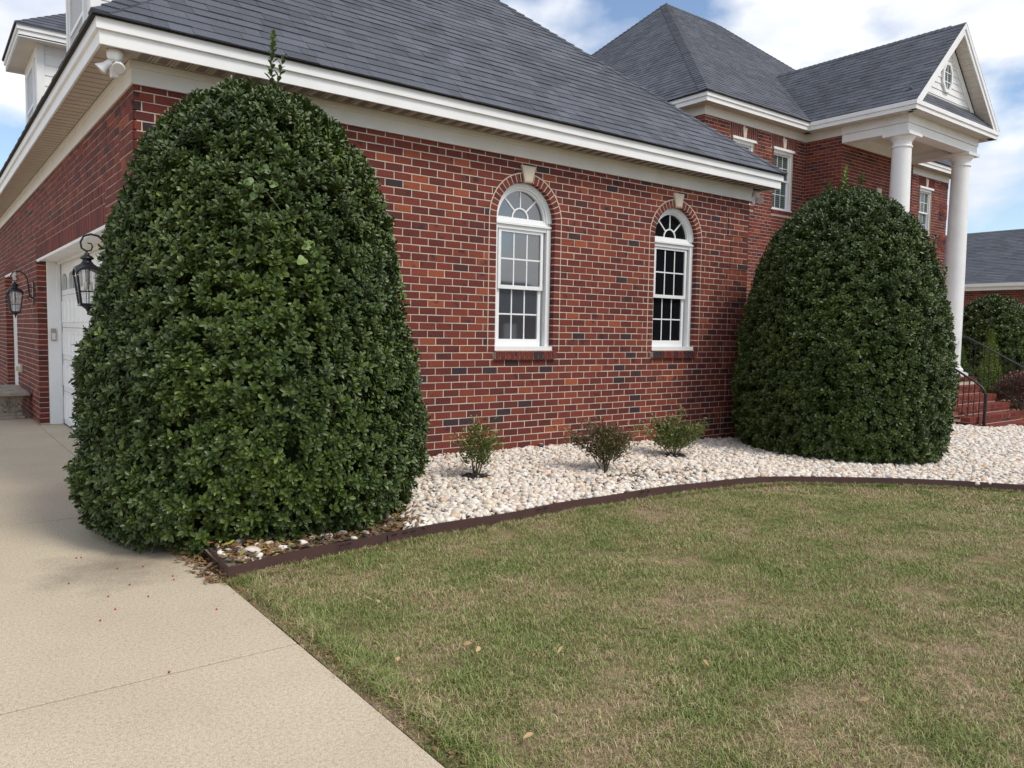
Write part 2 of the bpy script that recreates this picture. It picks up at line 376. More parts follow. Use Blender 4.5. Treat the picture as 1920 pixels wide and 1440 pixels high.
# ================================================================= GROUND
def sheet(name, x0, x1, y0, y1, nx, ny, zf, m, keep=lambda x, y: True):
    b = MB(); idx = {}
    for j in range(ny + 1):
        for i in range(nx + 1):
            x = x0 + (x1 - x0) * i / nx; y = y0 + (y1 - y0) * j / ny; b.v.append((x, y, zf(x, y)))
    for j in range(ny):
        for i in range(nx):
            if keep(x0 + (x1 - x0) * (i + .5) / nx, y0 + (y1 - y0) * (j + .5) / ny):
                b.f.append((j * (nx + 1) + i, j * (nx + 1) + i + 1, (j + 1) * (nx + 1) + i + 1, (j + 1) * (nx + 1) + i)); b.r.append(.5)
    return structure(b.build(name, m, smooth=True))
EDGE = [(-.01, -2.42), (.43, -2.33), (1.11, -2.24), (1.7, -2.21), (2.4, -2.20), (3.1, -2.16), (3.9, -2.17), (4.64, -2.21), (5.3, -2.25), (5.75, -2.32), (6.1, -2.44), (6.67, -2.77), (7.18, -3.11), (7.66, -3.47), (8.15, -3.93), (8.8, -4.6), (9.6, -5.5), (11, -7.2)]
def edge_y(x):
    if x <= EDGE[0][0]: return EDGE[0][1]
    for (a, ya), (b, yb) in zip(EDGE, EDGE[1:]):
        if x <= b: return ya + (yb - ya) * (x - a) / (b - a)
    return EDGE[-1][1]
g = MB()
GX = [-400, -60, -14, -.04]
gxs = [-400, -100, -30, -14.0] ; 
sheet('ground', -500, 500, -500, 500, 50, 50, lambda x, y: -.62, M_SOIL)
lawn_z = lambda x, y: zg(x) - .012 + .006 * mn.noise((x * 1.3, y * 1.3, 0)) + (.0 if x > 0 else 0)
sheet('lawn_ground', -.02, 60, -40, 14, 260, 220, lawn_z, M_SOIL, keep=lambda x, y: not (-.02 < x < 8.4 and y > 0))
def bed_z(x, y):
    e = edge_y(x); k = max(0, min(1, (y - e) / (0 - e))) if e < 0 else 1
    return zg(x) + .055 + .115 * k * max(.25, 1 - max(0, x - 3.5) * .13)
sheet('gravel_bed_soil', 0.0, 18.2, -7.0, .4, 150, 70, lambda x, y: bed_z(x, y) - .01, M_BED, keep=lambda x, y: y > edge_y(x) + .085 and (x < 8.4 or y < .4))
# driveway slabs
drv = structure(MB().build('driveway', M_CONC_D)); 
b = MB(); b.add([(-14, -30, -.03), (-.03, -30, -.03), (-.03, 30, -.03), (-14, 30, -.03)], [(0, 1, 2, 3)]); b.v = b.v; drv.data = b.mesh('driveway'); drv.data.materials.append(M_CONC_D)
JY = [-22, -18.2, -14.5, -10.9, -7.25, -3.58, -.147, 4.18, 8.4, 12.5, 17, 22]
for a, c in zip(JY, JY[1:]):
    for xa, xb in ((-9.0, -4.52), (-4.51, -.028)):
        s = MB(); s.box((xa + .006, a + .006, -.02), (xb - .006, c - .006, .0)); s.build('slab', M_CONC, drv, bevel=.003)
# apron strip under the wing wall and garage threshold
s = MB(); s.box((-.027, 0.9, -.02), (.6, 22, -.003)); s.build('slab', M_CONC, drv)
# front walk
s = MB(); s.box((18.25, -12, -.60), (20.6, -.17, -.475)); structure(s.build('front_walk', M_CONC, bevel=.01))

# ================================================================= HOUSE
house = thing('brick_house', 'red brick house with dark shingle roofs, white trim and a columned entrance portico', 'house')
CH, BL = .0813, .2085
Z0 = 1.2376
def zk(k): return Z0 + k * CH
def rr():
    return rng.random()
def brick_geo(mb, P, q, proud, rnd, cham=False, depth=.02):
    """q: four (u,z) corners anticlockwise seen from outside"""
    j = lambda: rng.uniform(-.0013, .0013)
    q = [(u + j(), z + j()) for u, z in q]
    back = [P(u, z, -depth) for u, z in q]
    pr = proud + rng.uniform(-.0015, .0015)
    if not cham:
        fr = [P(u, z, pr) for u, z in q]
        mb.add(back + fr, [(4, 5, 6, 7)] + [(i, (i + 1) % 4, 4 + (i + 1) % 4, 4 + i) for i in range(4)], rnd)
    else:
        cu = sum(u for u, z in q) / 4; cz = sum(z for u, z in q) / 4
        mid = [P(u, z, pr - .003) for u, z in q]
        ins = [P(u - math.copysign(.003, u - cu), z - math.copysign(.003, z - cz), pr) for u, z in q]
        mb.add(back + mid + ins, [(8, 9, 10, 11)] + [(i, (i + 1) % 4, 4 + (i + 1) % 4, 4 + i) for i in range(4)] + [(4 + i, 4 + (i + 1) % 4, 8 + (i + 1) % 4, 8 + i) for i in range(4)], rnd)
BRICK_LIST = []    # (priority, plane id, q, proud, parent wall)
BRICK_VAR = {}
def lay(P, u0, u1, k0, k1, off, holes=(), quoin=None, qc=None, mj=.0108, ztop=None, zbot=None):
    """yield bricks of a running bond; holes(k) -> list of (ua,ub) removed intervals at bottom / top of the course"""
    out = []
    for k in range(k0, k1):
        za, zb = zk(k) + mj / 2, zk(k + 1) - mj / 2
        if ztop is not None and zb > ztop: zb = ztop
        if zbot is not None and za < zbot: za = zbot
        if zb - za < .012: continue
        o = (off + (BL / 2 if k % 2 else 0)) % BL
        # intervals left after holes
        iv = [((u0, u0), (u1, u1))]
        for h in holes:
            r = h(za, zb)
            if r is None: continue
            (a0, a1), (c0, c1) = r      # left boundary (bottom, top), right boundary
            nv = []
            for (l, rt) in iv:
                if max(c0, c1) <= min(l) or min(a0, a1) >= max(rt): nv.append((l, rt)); continue
                if max(a0, a1) > max(l): nv.append((l, (a0, a1)))
                if min(c0, c1) < min(rt): nv.append(((c0, c1), rt))
            iv = nv
        for (l, rt) in iv:
            lm, rm = (l[0] + l[1]) / 2, (rt[0] + rt[1]) / 2
            n0 = math.floor((lm - o) / BL); n1 = math.ceil((rm - o) / BL)
            cuts = [lm] + [o + n * BL for n in range(n0, n1 + 1) if lm + .035 < o + n * BL < rm - .035] + [rm]
            if qc:
                for x in qc((za + zb) / 2):
                    if lm + .02 < x < rm - .02: cuts = [q_ for q_ in cuts if abs(q_ - x) > .045 or q_ in (lm, rm)] + [x]
                cuts.sort()
            for i, (a, c) in enumerate(zip(cuts, cuts[1:])):
                la, ta = (l[0], l[1]) if i == 0 else (a, a)
                rc, tc_ = (rt[0], rt[1]) if i == len(cuts) - 2 else (c, c)
                full = i not in (0, len(cuts) - 2) and abs(c - a - BL) < .0005 and abs(zb - za - (CH - mj)) < .002
                m = mj / 2
                ml, mr = (0 if abs(a - u0) < 1e-6 else m), (0 if abs(c - u1) < 1e-6 else m)
                q = [(la + ml, za), (rc - mr, za), (tc_ - mr, zb), (ta + ml, zb)]
                pr = 0
                if quoin: pr = quoin((a + c) / 2, (za + zb) / 2)
                out.append((q, pr, full))
    return out
def wall_surface(mb, P, u0, u1, z0, z1, d=-.0045):
    mb.add([P(u0, z0, d), P(u1, z0, d), P(u1, z1, d), P(u0, z1, d)], [(0, 1, 2, 3)])

ALL_BRICKS = []
def emit(P, key, wall, bricks, detail=False, cham=False):
    """collect bricks; nearest 300 become objects, the rest one joined part per wall"""
    for q, pr, full in bricks:
        cu = sum(a for a, _ in q) / 4; cz = sum(b for _, b in q) / 4; p = Vector(P(cu, cz, 0))
        ALL_BRICKS.append([None, P, key, wall, q, pr, full, p, cham])

def rect_hole(a, c, z0, z1):
    return lambda za, zb: ((a, a), (c, c)) if zb > z0 + .02 and za < z1 - .02 else None
def arch_hole(cx, zs, R, z0, hw):
    def f(za, zb):
        if zb <= z0 + .02 or za >= zs + R - .02: return None
        def w(z): return hw if z <= zs else (math.sqrt(max(0, R * R - (z - zs) ** 2)) * hw / R)
        a, c = w(za), w(zb)
        return ((cx - a, cx - c), (cx + a, cx + c))
    return f

# ---------- wing front wall
PF = pl_front(0)
W1, W2 = 4.205, 6.835
HW, RO_, ZS, ZSILL = .436, .535, 2.864, 1.345
wallF = MB()
def front_backing(mb, P, u0, u1, z0, z1, wins, d=-.0045):
    xs = u0
    for cx in wins:
        wall_surface(mb, P, xs, cx - HW - .004, z0, z1, d)
        wall_surface(mb, P, cx - HW - .004, cx + HW + .004, z0, ZSILL - .0, d)
        n = 24; rad = HW + .004
        pts = [(cx - rad * math.cos(pi * i / n), ZS + rad * math.sin(pi * i / n)) for i in range(n + 1)]
        for (a, za), (c, zc) in zip(pts, pts[1:]):
            mb.add([P(a, za, d), P(c, zc, d), P(c, z1, d), P(a, z1, d)], [(0, 1, 2, 3)])
            mb.add([P(a, za, d), P(c, zc, d), P(c, zc, -.2), P(a, za, -.2)], [(3, 2, 1, 0)])
        for s_ in (-1, 1):
            mb.add([P(cx + s_ * rad, ZSILL, d), P(cx + s_ * rad, ZS, d), P(cx + s_ * rad, ZS, -.2), P(cx + s_ * rad, ZSILL, -.2)], [(0, 1, 2, 3)])
        mb.add([P(cx - rad, ZSILL, d), P(cx + rad, ZSILL, d), P(cx + rad, ZSILL, -.2), P(cx - rad, ZSILL, -.2)], [(0, 1, 2, 3)])
        xs = cx + HW + .004
    wall_surface(mb, P, xs, u1, z0, z1, d)
front_backing(wallF, PF, .01, 8.424, -.3, 3.60, (W1, W2))
wF = wallF.build('wall', M_MORTAR, house, label='front wall of the low wing with two arched windows')
def quoin_mortar(P, wall, side_w, u_of):
    m = MB()
    for i in range(8):
        w = side_w[i % 2]; zt = 3.427 - i * .4878; a, c = sorted((u_of(.02), u_of(w - .008))); m.pbox(P, a, c, zt - .4065 + .004, zt - .004, -.02, .0095)
    m.build('mortar_joint', M_MORTAR, wall)
quoin_mortar(PF, wF, (.50, .425), lambda d: 8.434 - d); quoin_mortar(PF, wF, (.52, .42), lambda d: d)
def q_cuts(side, at):
    def f(z):
        t = (3.427 - z) / .4878
        if t < 0 or t - int(t) >= .8336: return []
        return [a_(side_[int(t) % 2]) for side_, a_ in zip(side, at)]
    return f
def quoinF(u, z):
    for a, side in ((u, 0), (8.434 - u, 1)):
        t = (3.427 - z) / .4878
        if t < 0: return .0
        i = int(t); fr = t - i
        w = (.50 if i % 2 == 0 else .425) if side else (.52 if i % 2 == 0 else .42)
        if a < w and fr < .8336: return .014
    return 0
holes = []
for cx in (W1, W2):
    holes.append(arch_hole(cx, ZS, RO_, ZSILL, RO_))
    holes.append(rect_hole(cx - .455, cx + .47, zk(0) - .001, zk(1)))
emit(PF, 'F', wF, lay(PF, 0, 8.434, -16, 29, 2.978, holes, quoinF, q_cuts([(.50, .425), (.52, .42)], [lambda w: 8.434 - w, lambda w: w]), ztop=3.572), cham=True)
# window surrounds: jamb headers, arch ring, keystone, rowlock sill
ringw = []
for cx in (W1, W2):
    pc = []
    k = 1
    while zk(k) < ZS - .02:
        za, zb = zk(k) + .0065, min(zk(k + 1) - .0065, ZS - .004)
        for s_ in (-1, 1):
            a, c = sorted((cx + s_ * (HW + .001), cx + s_ * (RO_ - .006)))
            pc.append(('jamb', a, c, za, zb))
        k += 1
    mbm = MB(); mbm.ring(PF, cx, ZS, RO_ - .006, RO_ + .007, 0, pi, -.02, .0012, 40)
    mbm.ring(PF, cx, ZS, HW + .002, RO_ - .004, 0, pi, -.15, -.0015, 40)
    for s_ in (-1, 1):
        a_, c_ = sorted((cx + s_ * (HW + .003), cx + s_ * (RO_ + .006))); mbm.pbox(PF, a_, c_, ZSILL + .002, ZS - .002, -.15, -.0015)
    mbm.build('mortar_joint', M_MORTAR, wF)
    n = 23; arc = []
    for i in range(n):
        if i in (11,): continue
        a0, a1 = pi * i / n + .013, pi * (i + 1) / n - .013
        if abs((a0 + a1) / 2 - pi / 2) < .12: continue
        arc.append((a0, a1))
    for (_, a, c, za, zb) in pc:
        m = MB(); m.pbox(PF, a, c, za, zb, -.105, .001, rng.uniform(.1, .95)); m.build('brick', M_BRICK, wF)
    for (a0, a1) in arc:
        m = MB(); m.ring(PF, cx, ZS, HW, RO_ - .006, a0, a1, -.105, .002, 3, rng.uniform(.1, .95)); m.build('brick', M_BRICK, wF)
    ks = MB()
    q0 = [(cx - .054, 3.292), (cx + .054, 3.292), (cx + .108, 3.482), (cx - .108, 3.482)]
    q1 = [(cx - .036, 3.31), (cx + .036, 3.31), (cx + .080, 3.462), (cx - .080, 3.462)]
    vs = [PF(u, z, -.02) for u, z in q0] + [PF(u, z, .026) for u, z in q0] + [PF(u, z, .034) for u, z in q1]
    ks.add(vs, [(8, 9, 10, 11)] + [(i, (i + 1) % 4, 4 + (i + 1) % 4, 4 + i) for i in range(4)] + [(4 + i, 4 + (i + 1) % 4, 8 + (i + 1) % 4, 8 + i) for i in range(4)])
    ks.build('keystone', M_STONE, wF, bevel=.003)
    nb = 13; x0 = cx - .45; w = .915 / nb
    for i in range(nb):
        m = MB(); r = rng.choice([.03, .2, .4, .5, .6, .7])
        a, c = x0 + i * w + .005, x0 + (i + 1) * w - .005; zt, zb2 = ZSILL - .012, zk(0) + .004
        P = PF
        vs = [P(a, zb2, -.1), P(c, zb2, -.1), P(c, zt + .02, -.1), P(a, zt + .02, -.1), P(a, zb2 - .002, .042), P(c, zb2 - .002, .042), P(c, zt - .006, .046), P(a, zt - .006, .046)]
        m.add(vs, [(0, 3, 2, 1), (4, 5, 6, 7), (0, 1, 5, 4), (1, 2, 6, 5), (2, 3, 7, 6), (3, 0, 4, 7)], r); m.build('brick', M_BRICK, wF)
    m = MB(); m.pbox(PF, x0, x0 + .915, zk(0) + .008, ZSILL - .022, -.09, .036); m.build('mortar_joint', M_MORTAR, wF)

# ---------- wing left (garage) wall, faces -X
PL = pl_left(0)
D1, D2, DH = (1.3, 6.74), (9.86, 12.0), 2.538
wl = MB()
for a, c, z0, z1 in ((.01, D1[0], -.3, 3.6), (D1[0], D1[1], DH, 3.6), (D1[1], D2[0], -.3, 3.6), (D2[0], D2[1], DH, 3.6), (D2[1], 22, -.3, 3.6)):
    wall_surface(wl, PL, a, c, z0, z1)
wL = wl.build('wall', M_MORTAR, house, label='garage wall with two door openings')
quoin_mortar(PL, wL, (.53, .43), lambda d: d)
def quoinL(u, z):
    t = (3.427 - z) / .4878
    if t < 0: return 0
    i = int(t); fr = t - i
    return .014 if u < (.53 if i % 2 == 0 else .43) and fr < .8336 else 0
hl = [rect_hole(D1[0], D1[1], -1, DH), rect_hole(D2[0], D2[1], -1, DH), rect_hole(D1[0], D1[1], DH, zk(21)), rect_hole(D2[0], D2[1], DH, zk(21))]
emit(PL, 'L', wL, lay(PL, 0, 21.9, -16, 29, .02, hl, quoinL, q_cuts([(.53, .43)], [lambda w: w]), ztop=3.572))
sold = MB()
for (a, c) in (D1, D2):
    n = int((c - a) / CH); w = (c - a) / n
    for i in range(n):
        for (z0, z1) in ((DH, DH + .2033), (DH + .2033, DH + .305), (DH + .305, zk(21))):
            u = a + i * w + rng.uniform(-.001, .001)
            brick_geo(sold, PL, [(u + .005, z0 + .005), (u + w - .005, z0 + .005), (u + w - .005, z1 - .005), (u + .005, z1 - .005)], 0, rng.uniform(.1, .95))
# returns of the openings (bricks that face along Y)
for (Y, s_) in ((D1[1], -1), (D2[1], -1), (D1[0], 1), (D2[0], 1)):
    PR_ = (lambda Y, s_: (lambda u, z, d: (u, Y + s_ * d, z)))(Y, s_)
    m = MB(); wall_surface(m, PR_, .005, .13, 0, DH, -.0045); m.build('mortar_joint', M_MORTAR, wL)
    for k in range(-16, 16):
        if zk(k) < -.02: continue
        brick_geo(sold, PR_, [(.004, zk(k) + .005), (.126, zk(k) + .005), (.126, zk(k + 1) - .005), (.004, zk(k + 1) - .005)], 0, rng.uniform(.1, .95))
sold.build('brickwork', M_BRICK, wL, kind='stuff')
# ---------- wing right wall, faces +X
PR_w = pl_right(8.434)
m = MB(); wall_surface(m, PR_w, .01, 22, -.4, 3.6); wR = m.build('wall', M_MORTAR, house, label='side wall of the wing facing the portico')
emit(PR_w, 'R', wR, lay(PR_w, 0, 9, -20, 29, .1, ztop=3.572))

# ---------- main block
Y1, YB = 4.445, 3.45
MX0, MX1 = 12.8, 24.97
ZF2 = 6.55
PM, PB = pl_front(Y1), pl_front(YB)
KM = int((ZF2 - Z0) / CH) + 1
UW = [(13.86, 14.70), (15.49, 16.33), (23.10, 23.93)]
UZ0, UZ1 = 4.72, 6.24
m = MB()
def backing(mb, P, u0, u1, z0, z1, rects):
    us = sorted(set([u0, u1] + [r[0] for r in rects] + [r[1] for r in rects]))
    for a, c in zip(us, us[1:]):
        mid = (a + c) / 2; rs = [r for r in rects if r[0] <= mid <= r[1]]
        z = z0
        for r in sorted(rs, key=lambda r: r[2]): wall_surface(mb, P, a, c, z, r[2]); z = r[3]
        wall_surface(mb, P, a, c, z, z1)
    for (a, c, za, zb) in rects:
        for u in (a, c): mb.add([P(u, za, -.009), P(u, zb, -.009), P(u, zb, -.2), P(u, za, -.2)], [(0, 1, 2, 3)])
backing(m, PM, MX0, MX1, -1, ZF2 + .1, [(a, c, UZ0, UZ1) for a, c in UW])
m.add([(MX0 + .009, Y1, -1), (MX0 + .009, 16, -1), (MX0 + .009, 16, ZF2), (MX0 + .009, Y1, ZF2)], [(0, 1, 2, 3)])
m.add([(MX1 - .009, Y1, -1), (MX1 - .009, 16, -1), (MX1 - .009, 16, ZF2), (MX1 - .009, Y1, ZF2)], [(3, 2, 1, 0)])
wM = m.build('wall', M_MORTAR, house, label='two-storey main wall behind the wing')
hm = []
for a, c in UW:
    hm += [rect_hole(a - .1, c + .1, UZ0, UZ1), rect_hole(a - .12, c + .12, UZ1, 7), rect_hole(a - .03, c + .03, UZ0 - .1, UZ0)]
hm.append(rect_hole(16.85, 20.55, -1, 9))
emit(PM, 'M', wM, lay(PM, MX0, MX1, -20, KM, .13, hm, lambda u, z: .014 if (u > MX1 - .5 and int(z / .4878) % 2) else 0, ztop=ZF2 - .004))
PMl = pl_left(MX0)
emit(PMl, 'ML', wM, lay(PMl, Y1, 10, 20, KM, .03, ztop=ZF2 - .004))
mx = MB()
for a, c in UW:
    k = int((UZ0 - Z0) / CH)
    while zk(k) < UZ1:
        za, zb = max(zk(k) + .005, UZ0), min(zk(k + 1) - .005, UZ1)
        if zb - za > .02:
            mx.pbox(PM, a - .095, a - .001, za, zb, -.1, .001, rng.uniform(.1, .95)); mx.pbox(PM, c + .001, c + .095, za, zb, -.1, .001, rng.uniform(.1, .95))
        k += 1
    n = 15; w = (c - a + .24) / n
    for i in range(n):
        if i == 7: continue
        u = a - .12 + i * w
        mx.pbox(PM, u + .010, u + w - .010, UZ1 + .006, ZF2 - .008, -.05, .004, rng.uniform(.1, .6))
    n = 12; w = (c - a + .06) / n
    for i in range(n):
        u = a - .03 + i * w; mx.pbox(PM, u + .005, u + w - .005, UZ0 - .095, UZ0 - .008, -.05, .03, rng.uniform(.1, .8))
    cx = (a + c) / 2; ks = MB(); q = [(cx - .045, UZ1 + .01), (cx + .045, UZ1 + .01), (cx + .085, UZ1 + .25), (cx - .085, UZ1 + .25)]
    ks.prism([PM(u, z, -.02) for u, z in q], (0, -.05, 0)); ks.build('keystone', M_STONE, wM, bevel=.004)
mx.build('brickwork', M_BRICK, wM, kind='stuff')

# portico back wall (brick block that stands forward)
DC, DR, DS = 18.72, .72, 4.50
m = MB()
wall_surface(m, PB, 16.86, 18.0, -.6, 6.6); wall_surface(m, PB, 19.44, 20.54, -.6, 6.6)
n = 20
pts = [(DC - DR * math.cos(pi * i / n), DS + DR * math.sin(pi * i / n)) for i in range(n + 1)]
for (a, za), (c, zc) in zip(pts, pts[1:]): m.add([PB(a, za, -.0045), PB(c, zc, -.0045), PB(c, 6.6, -.0045), PB(a, 6.6, -.0045)], [(0, 1, 2, 3)])
m.add([(16.859, YB + .009, -1), (16.859, Y1, -1), (16.859, Y1, 6.6), (16.859, YB + .009, 6.6)], [(3, 2, 1, 0)])
m.add([(20.541, YB + .009, -1), (20.541, Y1, -1), (20.541, Y1, 6.6), (20.541, YB + .009, 6.6)], [(0, 1, 2, 3)])
wB = m.build('wall', M_MORTAR, house, label='brick block behind the portico columns')
emit(PB, 'B', wB, lay(PB, 16.85, 20.55, -10, KM + 1, .05, [arch_hole(DC, DS, DR + .22, .6, DR + .02)], ztop=ZF2 + .02))
PBl = pl_left(16.85)
emit(PBl, 'BL', wB, lay(PBl, YB, Y1, -10, KM, .12, ztop=ZF2 - .004))
mx = MB()
for i in range(27):
    a0, a1 = pi * i / 27 + .008, pi * (i + 1) / 27 - .008
    if i == 13: continue
    mx.ring(PB, DC, DS, DR, DR + .2, a0, a1, -.08, .004, 2, rng.uniform(.1, .6))
mx.build('brickwork', M_BRICK, wB, kind='stuff')
mm = MB(); mm.ring(PB, DC, DS, DR, DR + .21, 0, pi, -.1, -.003, 40); mm.build('mortar_joint', M_MORTAR, wB)
ks = MB(); q = [(DC - .06, DS + DR), (DC + .06, DS + DR), (DC + .12, DS + DR + .27), (DC - .12, DS + DR + .27)]; ks.prism([PB(u, z, -.02) for u, z in q], (0, -.06, 0)); ks.build('keystone', M_STONE, wB)
dr = MB(); dr.ring(PB, DC, DS, DR - .09, DR, 0, pi, -.15, -.03, 30); dr.ring(PB, DC, DS, DR - .13, DR - .09, 0, pi, -.15, -.06, 30)
dr.pbox(PB, DC - DR, DC - DR + .12, .6, DS, -.15, -.03); dr.pbox(PB, DC + DR - .12, DC + DR, .6, DS, -.15, -.03); dr.pbox(PB, DC - DR + .12, DC + DR - .12, DS - .2, DS, -.15, -.04)
dof = dr.build('door_frame', M_WHITE, house)
gl = MB(); gl.prism([PB(DC + (DR - .13) * math.cos(pi * i / 20), DS + (DR - .13) * math.sin(pi * i / 20), -.13) for i in range(21)], (0, .01, 0)); gl.build('pane', M_GLASS_D, dof)
dd = MB(); dd.pbox(PB, DC - DR + .12, DC + DR - .12, .6, DS - .2, -.16, -.12); dd.build('door', mat('dark_red_door', (.10, .03, .025), .4), house)

# rank the bricks: 300 that show largest become parts of their wall
for e in ALL_BRICKS:
    q, p = e[4], e[7]
    P = e[1]
    a = to_px(P(*q[0], 0)); b_ = to_px(P(*q[1], 0)); c = to_px(P(*q[2], 0))
    area = abs((b_[0] - a[0]) * (c[1] - b_[1]) - (b_[1] - a[1]) * (c[0] - b_[0])) if a[2] > .3 and b_[2] > .3 and c[2] > .3 else 0
    e[0] = area
BIG = sorted(range(len(ALL_BRICKS)), key=lambda i: -ALL_BRICKS[i][0])
single = set()
for i in BIG:
    if len(single) >= 170: break
    e = ALL_BRICKS[i]
    if e[0] > 20 and e[2] == 'F' and not hidden(e[7]): single.add(i)
    if e[0] < 60: break
joined = {}
for i, e in enumerate(ALL_BRICKS):
    _, P, key, wall, q, pr, full, p, cham = e
    if p.y > 1 and p.z < -.7: continue
    r = rng.uniform(.07, 1) if rr() > .045 else rng.uniform(0, .06)
    if i in single:
        if full:
            vk = (key, pr > 0, int(r * 16))
            if vk not in BRICK_VAR:
                m = MB(); h = (CH - .0108) / 2; w = (BL - .0108) / 2
                brick_geo(m, P, [(-w, -h), (w, -h), (w, h), (-w, h)], pr, r, True)
                me = m.mesh('brick'); me.materials.append(M_BRICK); BRICK_VAR[vk] = me
            o = link('brick', BRICK_VAR[vk], wall); c0 = P(sum(a for a, _ in q) / 4, sum(b for _, b in q) / 4, 0); z0_ = P(0, 0, 0)
            o.location = tuple(c0[j] - z0_[j] for j in range(3))
        else:
            m = MB(); brick_geo(m, P, q, pr, r, True); m.build('brick', M_BRICK, wall)
    else:
        mb = joined.setdefault((key, wall.name), (MB(), wall))[0]
        brick_geo(mb, P, q, pr, r, cham)
for (key, _), (mb, wall) in joined.items(): mb.build('brickwork', M_BRICK, wall, kind='stuff')

# ---------- windows
def arched_window(cx, glass, label):
    f = MB(); P = PF; H = HW - .003; f0, f1 = -.075, -.125
    zt = 2.79
    f.ring(P, cx, ZS, .392, H, 0, pi, -.19, -.062, 40); f.ring(P, cx, ZS, .368, .392, 0, pi, -.19, -.078, 40); f.ring(P, cx, ZS, .344, .368, 0, pi, -.19, -.1, 40)
    f.pbox(P, cx - H, cx + H, zt + .012, ZS - .035, -.19, -.055); f.pbox(P, cx - H - .0, cx + H + .0, ZS - .035, ZS, -.19, -.085)
    f.pbox(P, cx - .344, cx + .344, ZS, ZS + .03, -.19, -.105)
    f.pbox(P, cx - H, cx - H + .066, ZSILL + .045, zt + .012, -.19, -.07); f.pbox(P, cx + H - .066, cx + H, ZSILL + .045, zt + .012, -.19, -.07)
    f.pbox(P, cx - H + .066, cx + H - .066, zt - .035, zt + .012, -.19, -.078)
    f.pbox(P, cx - H - .006, cx + H + .012, ZSILL - .012, ZSILL + .045, -.19, -.012)
    w = f.build('window', M_VINYL, house, label=label, bevel=.002)
    g0, g1 = cx - .335, cx + .335
    def sash(z0, z1, d, st, rb, rt):
        s = MB()
        s.pbox(P, g0, g0 + st, z0, z1, d - .03, d); s.pbox(P, g1 - st, g1, z0, z1, d - .03, d)
        s.pbox(P, g0 + st, g1 - st, z0, z0 + rb, d - .03, d - .001); s.pbox(P, g0 + st, g1 - st, z1 - rt, z1, d - .03, d - .001)
        s.build('sash', M_VINYL, w, bevel=.002)
        a, c, za, zb = g0 + st, g1 - st, z0 + rb, z1 - rt
        for i in range(3):
            for j in range(2):
                m = MB(); m.pbox(P, a + (c - a) * i / 3 + .008 * (i > 0), a + (c - a) * (i + 1) / 3 - .008 * (i < 2), za + (zb - za) * j / 2 + .008 * (j > 0), za + (zb - za) * (j + 1) / 2 - .008 * (j < 1), d - .022, d - .018)
                m.build('pane', glass, w)
        q = MB()
        for i in (1, 2): u = a + (c - a) * i / 3; q.pbox(P, u - .0085, u + .0085, za, zb, d - .025, d - .015)
        q.pbox(P, a, c, (za + zb) / 2 - .0085, (za + zb) / 2 + .0085, d - .0255, d - .0145)
        q.build('grille', M_VINYL, w)
    sash(2.06, zt - .035, -.095, .040, .045, .035)
    sash(ZSILL + .045, 2.105, -.128, .045, .085, .042)
    # fan light: four wedges and a hub
    def sector(r0, r1, a0, a1):
        m = MB(); n = 8
        o = [P(cx + r1 * math.cos(a0 + (a1 - a0) * i / n), ZS + .03 + r1 * .93 * math.sin(a0 + (a1 - a0) * i / n), -.135) for i in range(n + 1)]
        inn = [P(cx + r0 * math.cos(a1 - (a1 - a0) * i / n), ZS + .03 + r0 * math.sin(a1 - (a1 - a0) * i / n), -.135) for i in range(n + 1)] if r0 > .01 else [P(cx, ZS + .03, -.135)]
        m.prism(o + inn, (0, .004, 0)); m.build('pane', glass, w)
    for i in range(4): sector(.125, .352, pi * i / 4 + .02 * (i > 0), pi * (i + 1) / 4 - .02 * (i < 3))
    sector(0, .108, 0, pi)
    q = MB(); q.ring(P, cx, ZS + .03, .107, .126, 0, pi, -.14, -.125, 20)
    for a in (pi / 4, pi / 2, 3 * pi / 4):
        dx, dz = math.cos(a), math.sin(a); p0 = (cx + dx * .12, ZS + .03 + dz * .12); p1 = (cx + dx * .345, ZS + .03 + dz * .33)
        nx, nz = -dz * .009, dx * .009
        q.prism([P(p0[0] - nx, p0[1] - nz, -.14), P(p1[0] - nx, p1[1] - nz, -.14), P(p1[0] + nx, p1[1] + nz, -.14), P(p0[0] + nx, p0[1] + nz, -.14)], (0, -.0135, 0))
    q.build('grille', M_VINYL, w)
arched_window(W1, M_GLASS_R, 'arched window nearer the corner, sky mirrored in its panes')
arched_window(W2, M_GLASS_D, 'arched window with dark panes, farther along the wall')

